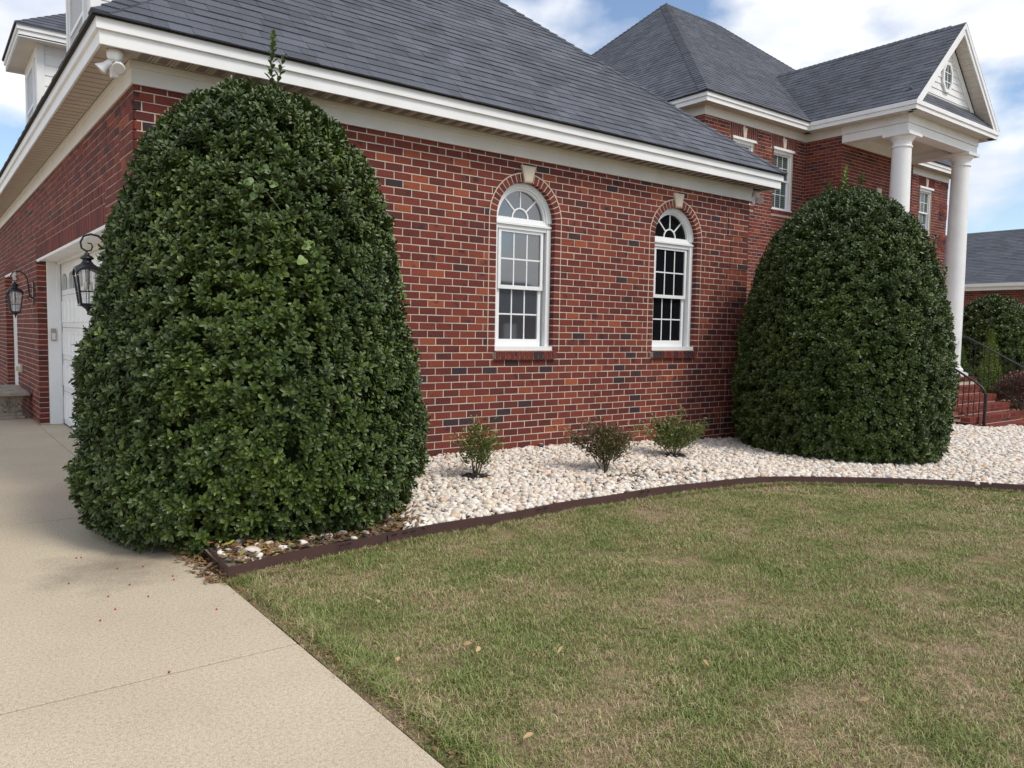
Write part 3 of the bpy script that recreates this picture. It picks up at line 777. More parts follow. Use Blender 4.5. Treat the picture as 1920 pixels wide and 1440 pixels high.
def rect_window(P, a, c, z0, z1, glass, parent, cols=3, head=True):
    f = MB(); s = .055
    f.pbox(P, a, a + s, z0 + .04, z1, -.18, -.05); f.pbox(P, c - s, c, z0 + .04, z1, -.18, -.05)
    f.pbox(P, a + s, c - s, z1 - s, z1, -.18, -.052); f.pbox(P, a - .012, c + .012, z0 - .01, z0 + .04, -.18, .0)
    if head: f.pbox(P, a - .03, c + .03, z1 - .05, z1 + .008, -.06, .03); f.pbox(P, a + .0, c - .0, z1 - .12, z1 - .05, -.12, -.03)
    w = f.build('window', M_VINYL, parent)
    zm = (z0 + z1) / 2 - .02
    for (za, zb, d) in ((zm, z1 - .12, -.09), (z0 + .04, zm + .04, -.12)):
        sh = MB(); g0, g1 = a + s, c - s
        sh.pbox(P, g0, g0 + .035, za, zb, d - .03, d); sh.pbox(P, g1 - .035, g1, za, zb, d - .03, d); sh.pbox(P, g0 + .035, g1 - .035, za, za + .045, d - .03, d - .001); sh.pbox(P, g0 + .035, g1 - .035, zb - .035, zb, d - .03, d - .001)
        sh.build('sash', M_VINYL, w)
        x0, x1, y0, y1 = g0 + .035, g1 - .035, za + .045, zb - .035
        for i in range(cols):
            for j in range(2):
                m = MB(); m.pbox(P, x0 + (x1 - x0) * i / cols + .007, x0 + (x1 - x0) * (i + 1) / cols - .007, y0 + (y1 - y0) * j / 2 + .007, y0 + (y1 - y0) * (j + 1) / 2 - .007, d - .022, d - .018); m.build('pane', glass, w)
        q = MB()
        for i in range(1, cols): u = x0 + (x1 - x0) * i / cols; q.pbox(P, u - .008, u + .008, y0, y1, d - .024, d - .014)
        q.pbox(P, x0, x1, (y0 + y1) / 2 - .008, (y0 + y1) / 2 + .008, d - .0245, d - .0135)
        q.build('grille', M_VINYL, w)
    return w
for a, c in UW:
    rect_window(PM, a, c, UZ0, UZ1, M_GLASS_B, house)

# ---------- wing trim
fr = MB()
fr.box((-.02, -.022, 3.562), (8.456, .0, 3.752)); fr.box((-.034, -.036, 3.690), (8.47, -.022, 3.752)); fr.box((-.026, -.028, 3.562), (8.46, -.022, 3.585))
fr.box((-.02, .0, 3.562), (0, 22, 3.752)); fr.box((-.034, -.022, 3.692), (-.02, 22, 3.751)); fr.box((8.434, 0, 3.562), (8.456, 22, 3.752))
fr.build('frieze', M_CREAM, house, label='cream frieze board under the wing eaves', bevel=.002)
OV = .30
sf = MB(); sf.box((-OV + .012, -OV + .012, 3.762), (8.434 + .328, .03, 3.80)); sf.box((-OV + .012, .03, 3.762), (.03, 22, 3.80)); sf.box((8.42, .03, 3.762), (8.762, 22, 3.80))
soff = sf.build('soffit', M_DARK, house)
def soffit_panel_mesh(vent, m_, L_=.262, w=.144):
    b = MB(); h = .006
    # panel: flat with V groove at its end and (front) fine vent slots
    b.box((-w / 2, -L_ / 2, 0), (w / 2 - .022, L_ / 2, h)); b.box((w / 2 - .014, -L_ / 2, -.004), (w / 2 + .0, L_ / 2, h))
    me = b.mesh('soffit_panel'); me.materials.append(m_); me.materials.append(M_DARK)
    if vent:
        bb = MB()
        n = 9
        for i in range(n):
            x = -w / 2 + .03 + i * .0085
            bb.box((x, -L_ / 2 + .03, -.0007), (x + .0036, L_ / 2 - .03, .001))
        me2 = bpy.data.meshes.new('soffit_panel'); vs = b.v + bb.v; fs = b.f + [tuple(j + len(b.v) for j in f) for f in bb.f]
        me2.from_pydata(vs, [], fs); me2.materials.append(m_); me2.materials.append(M_DARK)
        for i, p in enumerate(me2.polygons): p.material_index = 0 if i < len(b.f) else 1
        return me2
    return me
SV, SP = soffit_panel_mesh(True, M_SOFFIT), soffit_panel_mesh(False, M_SOFFIT)
for i in range(58):
    x = .06 + i * .152
    if x > 8.6: break
    o = link('soffit_panel', SV, soff); o.location = (x, -.166, 3.755)
for i in range(120):
    o = link('soffit_panel', SP, soff); o.location = (-.166, .06 + i * .152, 3.755); o.rotation_euler = (0, 0, pi / 2)
cb = MB(); cb.box((-OV + .001, -OV + .001, 3.754), (-.012, -.012, 3.760)); cb.build('soffit_panel', M_SOFFIT, soff, label='plain square panel at the corner')
fa = MB()
fa.box((-OV, -OV - .0, 3.742), (8.774, -OV + .02, 3.852)); fa.box((-OV, -OV + .02, 3.742), (-OV + .02, 22, 3.852)); fa.box((8.754, -OV + .02, 3.742), (8.774, 22, 3.852))
fa.box((-OV - .025, -OV - .025, 3.852), (8.80, -OV + .01, 3.942)); fa.box((-OV - .025, -OV + .01, 3.852), (-OV + .01, 22, 3.942)); fa.box((8.764, -OV + .01, 3.852), (8.80, 22, 3.942))
fa.build('fascia', M_WHITE, house, label='white two-step fascia board of the wing', bevel=.002)

# ---------- roofs
def clip(poly, a, b, c):       # keep a*u+b*v<=c
    out = []
    for i in range(len(poly)):
        p, q = poly[i], poly[(i + 1) % len(poly)]
        dp, dq = a * p[0] + b * p[1] - c, a * q[0] + b * q[1] - c
        if dp <= 0: out.append(p)
        if (dp < 0 < dq) or (dq < 0 < dp):
            t = dp / (dp - dq); out.append((p[0] + (q[0] - p[0]) * t, p[1] + (q[1] - p[1]) * t))
    return out
def area2(p): return .5 * sum(p[i][0] * p[(i + 1) % len(p)][1] - p[(i + 1) % len(p)][0] * p[i][1] for i in range(len(p)))
SH_VAR = {}
SH_ALL = []
def roof_plane(parent, O, udir, vdir, poly, seed, expo=.15, key='', lim=None):
    O = Vector(O); u = Vector(udir).normalized(); v = Vector(vdir).normalized(); n = u.cross(v)
    if n.z < 0: n = -n
    dk = MB(); dk.add([O + u * a + v * b for a, b in poly], [tuple(range(len(poly)))]); dk.build('roof_deck', M_DARK, parent)
    if area2(poly) < 0: poly = poly[::-1]
    edges = []
    for i in range(len(poly)):
        p, q = poly[i], poly[(i + 1) % len(poly)]; a, b = (q[1] - p[1]), -(q[0] - p[0]); edges.append((a, b, a * p[0] + b * p[1]))
    vmin, vmax = min(p[1] for p in poly), max(p[1] for p in poly); umin, umax = min(p[0] for p in poly), max(p[0] for p in poly)
    R = random.Random(seed); row = 0; vv = vmin
    W_ = [.145, .19, .24, .30]
    while vv < vmax:
        x = umin - R.random() * .3
        while x < umax:
            w = R.choice(W_); pr = R.choice([.006, .008, .011]); t = [(x + .0012, vv), (x + w - .0012, vv), (x + w - .0012, vv + expo + .004), (x + .0012, vv + expo + .004)]
            c = t
            for e in edges:
                c = clip(c, *e)
                if not c: break
            if c and len(c) > 2 and abs(area2(c)) > .0004:
                full = len(c) == 4 and abs(abs(area2(c)) - abs(area2(t))) < 1e-6
                SH_ALL.append([O, u, v, n, c, full, w, pr, vv, R.random(), parent, expo, key])
            x += w
        vv += expo; row += 1
def shingle_geo(mb, O, u, v, n, c, pr, v0, expo, r):
    h = lambda b: .003 + pr * (1 - (b - v0) / (expo + .004)) 
    top = [O + u * a + v * b + n * h(b) for a, b in c]; bot = [O + u * a + v * b - n * .004 for a, b in c]; m = len(c)
    mb.add(top + bot, [tuple(range(m))] + [(m + i, m + (i + 1) % m, (i + 1) % m, i) for i in range(m)], r)
def cap_run(parent, a, b, d1, d2, w=.13, expo=.15, name='ridge_cap', single=True):
    """folded cap shingles from a up to b; d1,d2 = directions down the two slopes"""
    a, b = Vector(a), Vector(b); d = (b - a); Ln = d.length; d.normalize(); n = int(Ln / expo); d1, d2 = Vector(d1).normalized(), Vector(d2).normalized()
    upn = (-(d1 + d2)); upn = (upn - d * upn.dot(d)).normalized()
    J = MB()
    for i in range(n):
        m = MB() if single else J
        p0, p1 = a + d * (i * expo), a + d * ((i + 1) * expo + .01); t0, t1 = .028, .014
        q = [p0 + d1 * w + upn * t0, p0 + upn * (t0 + .004), p0 + d2 * w + upn * t0, p1 + d2 * w + upn * t1, p1 + upn * (t1 + .004), p1 + d1 * w + upn * t1]
        lo = [x - upn * .03 for x in q]
        m.add(q + lo, [(0, 1, 4, 5), (1, 2, 3, 4), (0, 6, 7, 1), (1, 7, 8, 2), (0, 5, 11, 6), (2, 8, 9, 3), (3, 9, 10, 4), (4, 10, 11, 5)], rng.random())
        if single: m.build(name, M_SHINGLE, parent)
    if not single: J.build(name, M_SHINGLE, parent, kind='stuff')
SL = .86
z0 = 3.950; e0, ex1, ey0 = -.355, 8.83, -.355
hx = (ex1 - e0) / 2; rf = MB()
s1 = Vector((0, 1, SL)); sn = s1.length
roofW = rf; ridge_z = z0 + SL * hx
rW = MB(); rW.add([(e0, ey0, z0 - .012), (ex1, ey0, z0 - .012), (ex1, 22, z0 - .012), (e0, 22, z0 - .012)], [(0, 3, 2, 1)]); rWo = rW.build('roof', M_DARK, house, label='hipped shingle roof of the low wing')
roof_plane(rWo, (e0, ey0, z0), (1, 0, 0), (0, 1, SL), [(0, 0), (2 * hx, 0), (hx, hx * sn)], 3, key='WF')
LY = 22 - ey0
roof_plane(rWo, (e0, ey0, z0), (0, 1, 0), (1, 0, SL), [(0, 0), (LY, 0), (LY, hx * sn), (hx, hx * sn)], 4, key='WL')
roof_plane(rWo, (ex1, ey0, z0), (0, 1, 0), (-1, 0, SL), [(0, 0), (LY, 0), (LY, hx * sn), (hx, hx * sn)], 5, expo=.3, key='WR')
apx = (e0 + hx, ey0 + hx, ridge_z)
cap_run(rWo, (e0, ey0, z0), apx, (1, -.0, 0), (0, 1, 0))
# the drops each side of a hip: use horizontal directions across the hip
# ---------- main roof
mz = 6.945; mx0, mx1, my0 = 12.44, 25.33, 4.09
P1, P2 = Vector((17.6, 10.05, 11.98)), Vector((20.19, 10.05, 11.98))
rM = MB(); rM.box((mx0, my0, mz - .02), (mx1, 16, mz - .01)); rMo = rM.build('roof', M_DARK, house, label='tall hipped roof of the main block')
sf_ = (P1.z - mz) / (P1.y - my0); ss = (P1.z - mz) / (P1.x - mx0); vf = math.hypot(1, sf_); vs_ = math.hypot(1, ss)
hv = (P1.y - my0) * vf
# portico valley: portico ridge z 9.15 meets front slope
GZ = 9.15; yv = my0 + (GZ - mz) / sf_; px0, px1 = 16.48, 20.94; pcx = 18.71
vv_ = (yv - my0) * vf
roof_plane(rMo, (mx0, my0, mz), (1, 0, 0), (0, 1, sf_), [(0, 0), (px0 - mx0, 0), (pcx - mx0, vv_), (pcx - mx0, hv), (P1.x - mx0, hv)], 11, key='MF')
roof_plane(rMo, (mx0, my0, mz), (1, 0, 0), (0, 1, sf_), [(px1 - mx0, 0), (mx1 - mx0, 0), (P2.x - mx0, hv), (pcx - mx0, hv), (pcx - mx0, vv_)], 12, key='MF')
roof_plane(rMo, (mx0, my0, mz), (0, 1, 0), (1, 0, ss), [(0, 0), (11.9, 0), (P1.y - my0, (P1.x - mx0) * vs_)], 13, key='ML')
roof_plane(rMo, (mx1, my0, mz), (0, 1, 0), (-1, 0, ss), [(0, 0), (11.9, 0), (P1.y - my0, (P1.x - mx0) * vs_)], 14, expo=.3, key='MR')
roof_plane(rMo, (mx0, 16.0, mz), (1, 0, 0), (0, -1, sf_), [(0, 0), (mx1 - mx0, 0), (P2.x - mx0, hv), (P1.x - mx0, hv)], 15, expo=.3, key='MB')
# ---------- portico gable roof
GY = 1.47
ps = (GZ - mz) / (pcx - px0); pv = math.hypot(1, ps)
rP = MB(); rP.box((px0 + .02, GY + .03, mz - .03), (px1 - .02, 4.2, mz - .015)); rPo = rP.build('roof', M_DARK, house, label='gable roof over the portico')
rp_len = (pcx - px0) * pv
roof_plane(rPo, (px0, GY, mz), (0, 1, 0), (1, 0, ps), [(0, 0), (my0 - GY, 0), (yv - GY, rp_len), (0, rp_len)], 21, key='PL')
roof_plane(rPo, (px1, GY, mz), (0, 1, 0), (-1, 0, ps), [(0, 0), (my0 - GY, 0), (yv - GY, rp_len), (0, rp_len)], 22, key='PR')

# rank shingles
for e in SH_ALL:
    O, u, v, n, c = e[:5]; ce = O + u * (sum(a for a, _ in c) / len(c)) + v * (sum(b for _, b in c) / len(c))
    if n.dot(CAM - ce) <= 0: e.append(0); continue
    pp = [to_px(O + u * a + v * b) for a, b in c]
    if min(p[2] for p in pp) < .3: e.append(0); continue
    ar = abs(area2([(p[0], p[1]) for p in pp])); x, y = pp[0][0], pp[0][1]
    e.append(ar if (-10 < x < 1930 and -10 < y < 1450 and e[12] == 'WF') else 0)
order = sorted(range(len(SH_ALL)), key=lambda i: -SH_ALL[i][-1])[:300]; order = set(i for i in order if SH_ALL[i][-1] > 0)
js = {}
for i, e in enumerate(SH_ALL):
    O, u, v, n, c, full, w, pr, v0, r, parent, expo, key, ar = e
    if i in order:
        if full:
            k = (key, w, pr, int(r * 5))
            if k not in SH_VAR:
                m = MB(); shingle_geo(m, Vector((0, 0, 0)), u, v, n, [(0, 0), (w - .0024, 0), (w - .0024, expo + .004), (0, expo + .004)], pr, 0, expo, r); me = m.mesh('shingle'); me.materials.append(M_SHINGLE); SH_VAR[k] = me
            o = link('shingle', SH_VAR[k], parent); o.location = O + u * c[0][0] + v * c[0][1]
            lo = min(c, key=lambda p: (round(p[1], 5), p[0])); o.location = O + u * lo[0] + v * lo[1]
        else:
            m = MB(); shingle_geo(m, O, u, v, n, c, pr, v0, expo, r); m.build('shingle', M_SHINGLE, parent)
    else:
        shingle_geo(js.setdefault(parent.name, (MB(), parent))[0], O, u, v, n, c, pr, v0, expo, r)
for mb, parent in js.values(): mb.build('shingles', M_SHINGLE, parent, kind='stuff')
# hip and ridge caps
def down(ax, s_): v = Vector((ax, 0, -abs(ax) * s_)) ; return v
rWo_caps = [(apx, (ex1, ey0, z0))]
cap_run(rWo, (ex1, ey0, z0), apx, (-1, 0, 0), (0, 1, 0))
cap_run(rWo, apx, (apx[0], 22, apx[2]), (1, 0, -SL), (-1, 0, -SL), single=False)
E0 = Vector((mx0, my0, mz)); E1 = Vector((mx1, my0, mz))
cap_run(rMo, E0, P1, (0, 1, 0), (1, 0, 0), single=False, w=.24); cap_run(rMo, E1, P2, (-1, 0, 0), (0, 1, 0), single=False, w=.16)
cap_run(rMo, P1, P2, (0, 1, -sf_), (0, -1, -sf_), single=False)
cap_run(rMo, (mx0, 16, mz), P1, (0, -1, 0), (1, 0, 0), single=False)
cap_run(rPo, (pcx, GY + .35, GZ), (pcx, yv, GZ), (1, 0, -ps), (-1, 0, -ps), single=False)

# ---------- main trim
tb = MB()
tb.box((MX0 - .02, Y1 - .022, ZF2), (16.85, Y1, 6.752)); tb.box((MX0 - .02, Y1, ZF2), (MX0, 16, 6.752)); tb.box((16.828, YB, ZF2), (16.85, Y1 - .022, 6.752)); tb.build('frieze', M_CREAM, house, label='frieze board of the main block')
tb = MB(); tb.box((20.55, Y1 - .022, ZF2), (MX1 + .02, Y1, 6.752)); tb.box((MX1, Y1, ZF2), (MX1 + .02, 16, 6.752)); tb.box((20.55, YB, ZF2), (20.572, Y1 - .022, 6.752)); tb.build('frieze', M_CREAM, house, label='frieze board right of the portico')
sb = MB(); sb.box((12.51, 4.16, 6.758), (16.84, Y1 + .02, 6.80)); sb.box((20.56, 4.16, 6.758), (25.26, Y1 + .02, 6.80)); sb.box((12.51, Y1 + .02, 6.758), (12.82, 16, 6.80)); sb.box((16.51, 1.51, 6.758), (16.86, 4.16, 6.80)); sb.box((20.54, 1.51, 6.758), (20.91, 4.16, 6.80)); sb.box((16.86, 1.51, 6.758), (20.54, 1.86, 6.80)); sb.box((24.95, Y1 + .02, 6.758), (25.26, 16, 6.80))
so2 = sb.build('soffit', M_DARK, house)
SPW = soffit_panel_mesh(False, M_SOFFITW, .30)
SPB = soffit_panel_mesh(False, M_SOFFIT, .28)
for i in range(27):
    o = link('soffit_panel', SPB, so2); o.location = (12.62 + i * .152, 4.295, 6.751)
for i in range(28):
    o = link('soffit_panel', SPB, so2); o.location = (21.0 + i * .152, 4.295, 6.751)
for i in range(26):
    o = link('soffit_panel', SPW, so2); o.location = (16.76 + i * .152, 1.67, 6.751)
for i in range(17):
    for x in (16.68, 20.73):
        o = link('soffit_panel', SPW, so2); o.location = (x, 1.75 + i * .152, 6.751); o.rotation_euler = (0, 0, pi / 2)
for i in range(40):
    o = link('soffit_panel', SPB, so2); o.location = (12.65, 4.5 + i * .152, 6.751); o.rotation_euler = (0, 0, pi / 2)
fb = MB()
for (d, za, zb) in ((0, 6.738, 6.838), (.028, 6.838, 6.935)):
    fb.box((12.5 - d, 4.15 - d, za), (16.50 - d, 4.17, zb)); fb.box((20.92 + d, 4.15 - d, za), (25.27 + d, 4.17, zb)); fb.box((12.5 - d, 4.17, za), (12.52, 16, zb)); fb.box((25.25, 4.17, za), (25.27 + d, 16, zb))
    fb.box((16.50 - d, 1.50 - d, za), (16.52, 4.17 - d * 0, zb)); fb.box((20.90, 1.50 - d, za), (20.92 + d, 4.17, zb)); fb.box((16.52, 1.50 - d, za), (20.90, 1.52, zb))
fb.build('fascia', M_WHITE, house, label='white two-step fascia of the main block and portico', bevel=.003)

# ---------- portico
FLZ = .587
eb = MB()
for (d, za, zb) in ((0, 6.365, 6.556), (.022, 6.562, 6.752)):
    eb.box((16.85 - d, 1.83 - d, za), (17.16, YB, zb)); eb.box((20.24, 1.83 - d, za), (20.55 + d, YB, zb)); eb.box((17.16, 1.83 - d, za), (20.24, 2.16, zb))
eb.box((16.9, YB - .05, 6.36), (20.5, YB - .004, 6.75))
ent = eb.build('beam', M_WHITE, house, label='white entablature beam carried by the columns', bevel=.004)
cl = MB(); cl.box((17.16, 2.16, 6.60), (20.24, YB - .05, 6.63)); cl.build('porch_ceiling', M_CREAM, house)
for cx in (17.13, 20.27):
    c = MB(); H = 6.365 - FLZ
    c.lathe((cx, 2.09, FLZ), [(.30, .11), (.315, .14), (.315, .18), (.295, .22), (.262, .235), (.262, .26), (.240, .28), (.240, 1.6), (.236, 2.8), (.226, 4.2), (.213, H - .48), (.212, H - .33), (.232, H - .325), (.240, H - .305), (.232, H - .285), (.213, H - .28), (.213, H - .20), (.226, H - .17), (.27, H - .12), (.292, H - .085), (.292, H - .075)], 56)
    co = c.build('column', M_WHITE, house, smooth=True, label='%s white column of the portico' % ('left' if cx < 18 else 'right'))
    em = co.modifiers.new('e', 'EDGE_SPLIT'); em.split_angle = math.radians(38)
    a = MB(); a.box((cx - .32, 1.77, 6.290), (cx + .32, 2.41, 6.363)); a.build('abacus', M_WHITE, co, bevel=.004)
    a = MB(); a.box((cx - .33, 1.76, FLZ), (cx + .33, 2.42, FLZ + .11)); a.build('plinth', M_WHITE, co, bevel=.004)
# gable
TY = 1.83
tri = [(16.9, 6.95), (20.52, 6.95), (pcx, 6.95 + (20.52 - pcx) * ps)]
gb = MB(); gb.prism([(x, TY + .03, z) for x, z in tri], (0, .05, 0)); go_ = gb.build('gable', M_DARK, house, label='white sided gable of the portico')
zb = 6.95
while zb < tri[2][1] - .05:
    zt = min(zb + .155, tri[2][1]); f = lambda z: (tri[2][1] - z) / ps
    m = MB(); a0, a1 = f(zb), max(f(zt), .005)
    vs = [(pcx - a0, TY - .004, zb), (pcx + a0, TY - .004, zb), (pcx + a1, TY + .014, zt), (pcx - a1, TY + .014, zt)]
    vs += [(x, TY + .03, z) for (x, y, z) in vs]
    m.add(vs, [(0, 1, 2, 3), (4, 7, 6, 5), (0, 4, 5, 1), (1, 5, 6, 2), (2, 6, 7, 3), (3, 7, 4, 0)]); m.build('siding_board', M_WHITE, go_); zb += .155
rk = MB()
def rake(off0, off1, y0, y1, zadd=0):
    # board parallel to the gable slope between perpendicular offsets below roof line
    for s_ in (-1, 1):
        d = Vector((s_ * (px1 - pcx), 0, mz - GZ)); n_ = Vector((0, 0, -1))
        A = Vector((pcx, y0, GZ)); Bv = A + d
        k0, k1 = off0 * pv, off1 * pv
        t0_, t1_ = [(GZ - k - 6.937) / (GZ - mz) for k in (k0, k1)]
        rk.prism([A + n_ * k0, A + n_ * k0 + d * t0_, A + n_ * k1 + d * t1_, A + n_ * k1], (0, y1 - y0, 0))
rake(.008, .10, GY + .0, GY + .03); rake(.09, .20, GY + .025, GY + .05)
rake(.24, .40, TY - .03, TY + .02)
rk.build('rake_board', M_WHITE, house, label='white rake boards of the portico gable')
rs = MB()
for s_ in (-1, 1):
    nseg = 17; tm = (GZ - .19 * pv - 6.95) / (GZ - mz)
    for i in range(nseg):
        t0, t1 = tm * (i + .03) / nseg, tm * (i + .97) / nseg; d = Vector((s_ * (px1 - pcx), 0, mz - GZ)); A = Vector((pcx, GY + .05, GZ - .19 * pv))
        rs.prism([A + d * t0, A + d * t1, A + d * t1 + Vector((0, TY - GY - .08, 0)), A + d * t0 + Vector((0, TY - GY - .08, 0))], (0, 0, .012))
rs.build('rake_soffit', M_SOFFITW, house)
# pent roof strip under the gable
pn = MB(); pw = MB()
pn.add([(px0 + .3, GY + .06, mz + .0), (px1 - .3, GY + .06, mz), (px1 - .60, TY - .005, mz + .42), (px0 + .60, TY - .005, mz + .42)], [(0, 1, 2, 3)])
pno = pn.build('pent_roof', M_DARK, house)
SH_P = []
O = Vector((px0 + .3, GY + .03, mz + .005)); vdir = Vector((0, TY - GY - .03, .42)); pl_ = vdir.length; vdir.normalize(); u_ = Vector((1, 0, 0)); n_ = u_.cross(vdir)
for rI in range(4):
    x = -rng.random() * .2
    while x < px1 - px0 - .6:
        w = rng.choice([.19, .24, .3]); a, c = max(0, x), min(px1 - px0 - .6, x + w)
        if c - a > .03: m = MB(); shingle_geo(m, O, u_, vdir, n_, [(a, rI * pl_ / 4), (c, rI * pl_ / 4), (c, (rI + 1) * pl_ / 4), (a, (rI + 1) * pl_ / 4)], .008, rI * pl_ / 4, pl_ / 4, rng.random()); pw.v, pw.v; SH_P.append(m)
        x += w
jm = MB()
for m in SH_P: jm.add(m.v, m.f, m.r[0])
jm.build('shingles', M_SHINGLE, pno, kind='stuff')
# octagonal gable window
PG = pl_front(TY); ox, oz, orx, orz = 18.62, 7.92, .25, .36
def octo(sx, sz): return [(ox + sx * math.cos(pi / 8 + pi / 4 * i), oz + sz * math.sin(pi / 8 + pi / 4 * i)) for i in range(8)]
ow = MB(); A8, B8 = octo(orx * 1.08, orz * 1.08), octo(orx * .80, orz * .86)
for i in range(8):
    j = (i + 1) % 8; q = [A8[i], A8[j], B8[j], B8[i]]; ow.prism([PG(a, b_, .0) for a, b_ in q], (0, -.05, 0))
owo = ow.build('window', M_VINYL, house, label='octagonal window in the portico gable')
m = MB(); m.prism([PG(a, b_, .004) for a, b_ in B8], (0, -.012, 0)); m.build('pane', M_GLASS_B, owo)
m = MB(); m.pbox(PG, ox - .01, ox + .01, oz - .3, oz + .3, .018, .03)
for dz in (-.11, .11): m.pbox(PG, ox - .2, ox + .2, oz + dz - .01, oz + dz + .01, .0185, .0305)
m.build('grille', M_VINYL, owo)
# porch floor and steps
fl = MB(); fl.box((16.85, 1.52, -.6), (20.55, YB, FLZ - .001)); flo = fl.build('porch_floor', M_MORTAR, house)
STX0, STX1 = 16.95, 20.05
TOPS = [(.40, 1.19), (.21, .86), (.02, .53), (-.17, .20), (-.36, -.13)]
stp = MB()
prev = 1.52
for z, y in TOPS:
    stp.box((STX0 + .014, y + .008, -.65), (STX1 - .014, prev + .3, z - .010)); prev = y
sto = stp.build('steps', M_MORTAR, house, label='brick steps up to the porch between the railings')
bw = MB()
def step_face(z_hi, y, x0, x1):
    PS = pl_front(y + .006)
    n = int((x1 - x0) / .0813); w = (x1 - x0) / n
    for i in range(n):   # rowlock edge on top, stretcher course below
        a = x0 + i * w; r = rng.uniform(.2, 1)
        bw.box((a + .008, y - .012, z_hi - .098), (a + w - .008, y + .19, z_hi - .0 * r), r)
    n = int((x1 - x0) / BL); w = (x1 - x0) / n
    for i in range(n): bw.box((x0 + i * w + .005, y + .003, z_hi - .175), (x0 + (i + 1) * w - .005, y + .05, z_hi - .108), rng.random())
    for i in range(int((x1 - x0) / .0745)):
        a = x0 + i * .0745; bw.box((a + .004, y + .2, z_hi - .05), (a + .0705, y + .34, z_hi - .0005), rng.uniform(.2, 1))
for z, y in TOPS: step_face(z, y, STX0, STX1)
step_face(FLZ, 1.52, 16.85, 20.55)
for k in range(7):   # cheek of the steps, facing the gravel
    for (z, y), yn in zip(TOPS, [1.52, 1.19, .86, .53, .20]):
        zz = z - .11 - k * CH
        if zz > -.6: [bw.box((STX0 - .002, y + q_ + .005, zz - .07), (STX0 + .02, min(y + q_ + .2, yn - .012), zz), rng.random()) for q_ in (0, .2)]
# porch base front, left of the steps
for k in range(14):
    zz = FLZ - .19 - k * CH; o = (k % 2) * BL / 2
    for i in range(-1, 4):
        a, c = max(16.85, 16.85 + i * BL + o), min(STX0 - .01, 16.85 + (i + 1) * BL + o)
        if c - a > .03: bw.box((a + .005, 1.515, zz - .07), (c - .005, 1.53, zz), rng.random())
    a, c = STX1 + .01, 20.55; bw.box((a + .005, 1.515, zz - .07), (a + .2, 1.53, zz), rng.random()); bw.box((a + .21, 1.515, zz - .07), (c, 1.53, zz), rng.random())
bw.build('brickwork', M_BRICK, sto, kind='stuff')

# ---------- garage doors
def garage_door(Y0, Yn, zt, X, label):
    f = MB()
    for (Y, s_) in ((Y0, 1), (Yn, -1)):
        a, c = sorted((Y + s_ * .004, Y + s_ * .03)); f.box((.13, a, 0), (X + .05, c, zt))
        a, c = sorted((Y + s_ * .03, Y + s_ * .06)); f.box((X - .06, a, 0), (X - .012, c, zt - .02))
    f.box((-.002, Y0 + .002, zt - .02), (X + .05, Yn - .002, zt - .003))
    f.box((X - .06, Y0 + .03, zt - .06), (X - .012, Yn - .03, zt - .02)); f.box((.0, Y0 + .03, zt - .035), (.03, Yn - .03, zt - .02))
    fo = f.build('door_frame', M_WHITE, house, bevel=.003)
    dm = MB(); dm.box((X + .012, Y0 + .03, .012), (X + .045, Yn - .03, zt - .02)); do = dm.build('garage_door', M_DARK, house, label=label)
    zs = [.012, .53, 1.02, 1.51, 2.0, zt - .03]; n = max(4, int((Yn - Y0) / .62)); a0 = Y0 + .04; w = (Yn - Y0 - .08) / n
    for j in range(5):
        m = MB(); m.box((X, a0, zs[j] + .003), (X + .012, a0 + n * w, zs[j + 1] - .003))
        for i in range(n):
            y0, y1 = a0 + i * w + .05, a0 + (i + 1) * w - .05; za, zb = zs[j] + .07, zs[j + 1] - .07
            if j == 4: continue
            ym = (y0 + y1) / 2
            for (p, q) in ((y0, ym - .02), (ym + .02, y1)):
                m.add([(X, p, za), (X, q, za), (X, q, zb), (X, p, zb), (X - .012, p + .015, za + .015), (X - .012, q - .015, za + .015), (X - .012, q - .015, zb - .015), (X - .012, p + .015, zb - .015),
                       (X - .002, p + .04, za + .04), (X - .002, q - .04, za + .04), (X - .002, q - .04, zb - .04), (X - .002, p + .04, zb - .04)],
                      [(0, 1, 5, 4), (1, 2, 6, 5), (2, 3, 7, 6), (3, 0, 4, 7), (4, 5, 9, 8), (5, 6, 10, 9), (6, 7, 11, 10), (7, 4, 8, 11), (8, 9, 10, 11)])
        m.build('door_section', M_VINYL, do)
        if j == 4:
            for i in range(n):
                yc = a0 + (i + .5) * w; hw = w / 2 - .07; z_ = zs[j] + .08; pts = []
                for q in range(9):
                    t = pi * q / 8; pts.append((X - .003, yc + hw * math.cos(t), z_ + .12 + .13 * math.sin(t)))
                pts = [(X - .003, yc + hw, z_)] + pts + [(X - .003, yc - hw, z_)]
                g_ = MB(); g_.prism(pts, (.002, 0, 0)); g_.build('pane', M_GLASS_B, do)
                for q in range(1, 4):
                    g_ = MB(); yy = yc - hw + 2 * hw * q / 4; g_.box((X - .012, yy - .008, z_), (X - .0035, yy + .008, z_ + .2)); g_.build('grille', M_VINYL, do)
    s = MB(); s.box((X - .0, Y0 + .03, .0), (X + .03, Yn - .03, .012)); s.build('door_seal', M_DARK, do)
garage_door(D1[0], D1[1], DH, .32, 'white panelled garage door, the nearer of two')
garage_door(D2[0], D2[1], DH, .32, 'white panelled garage door, the farther of two')

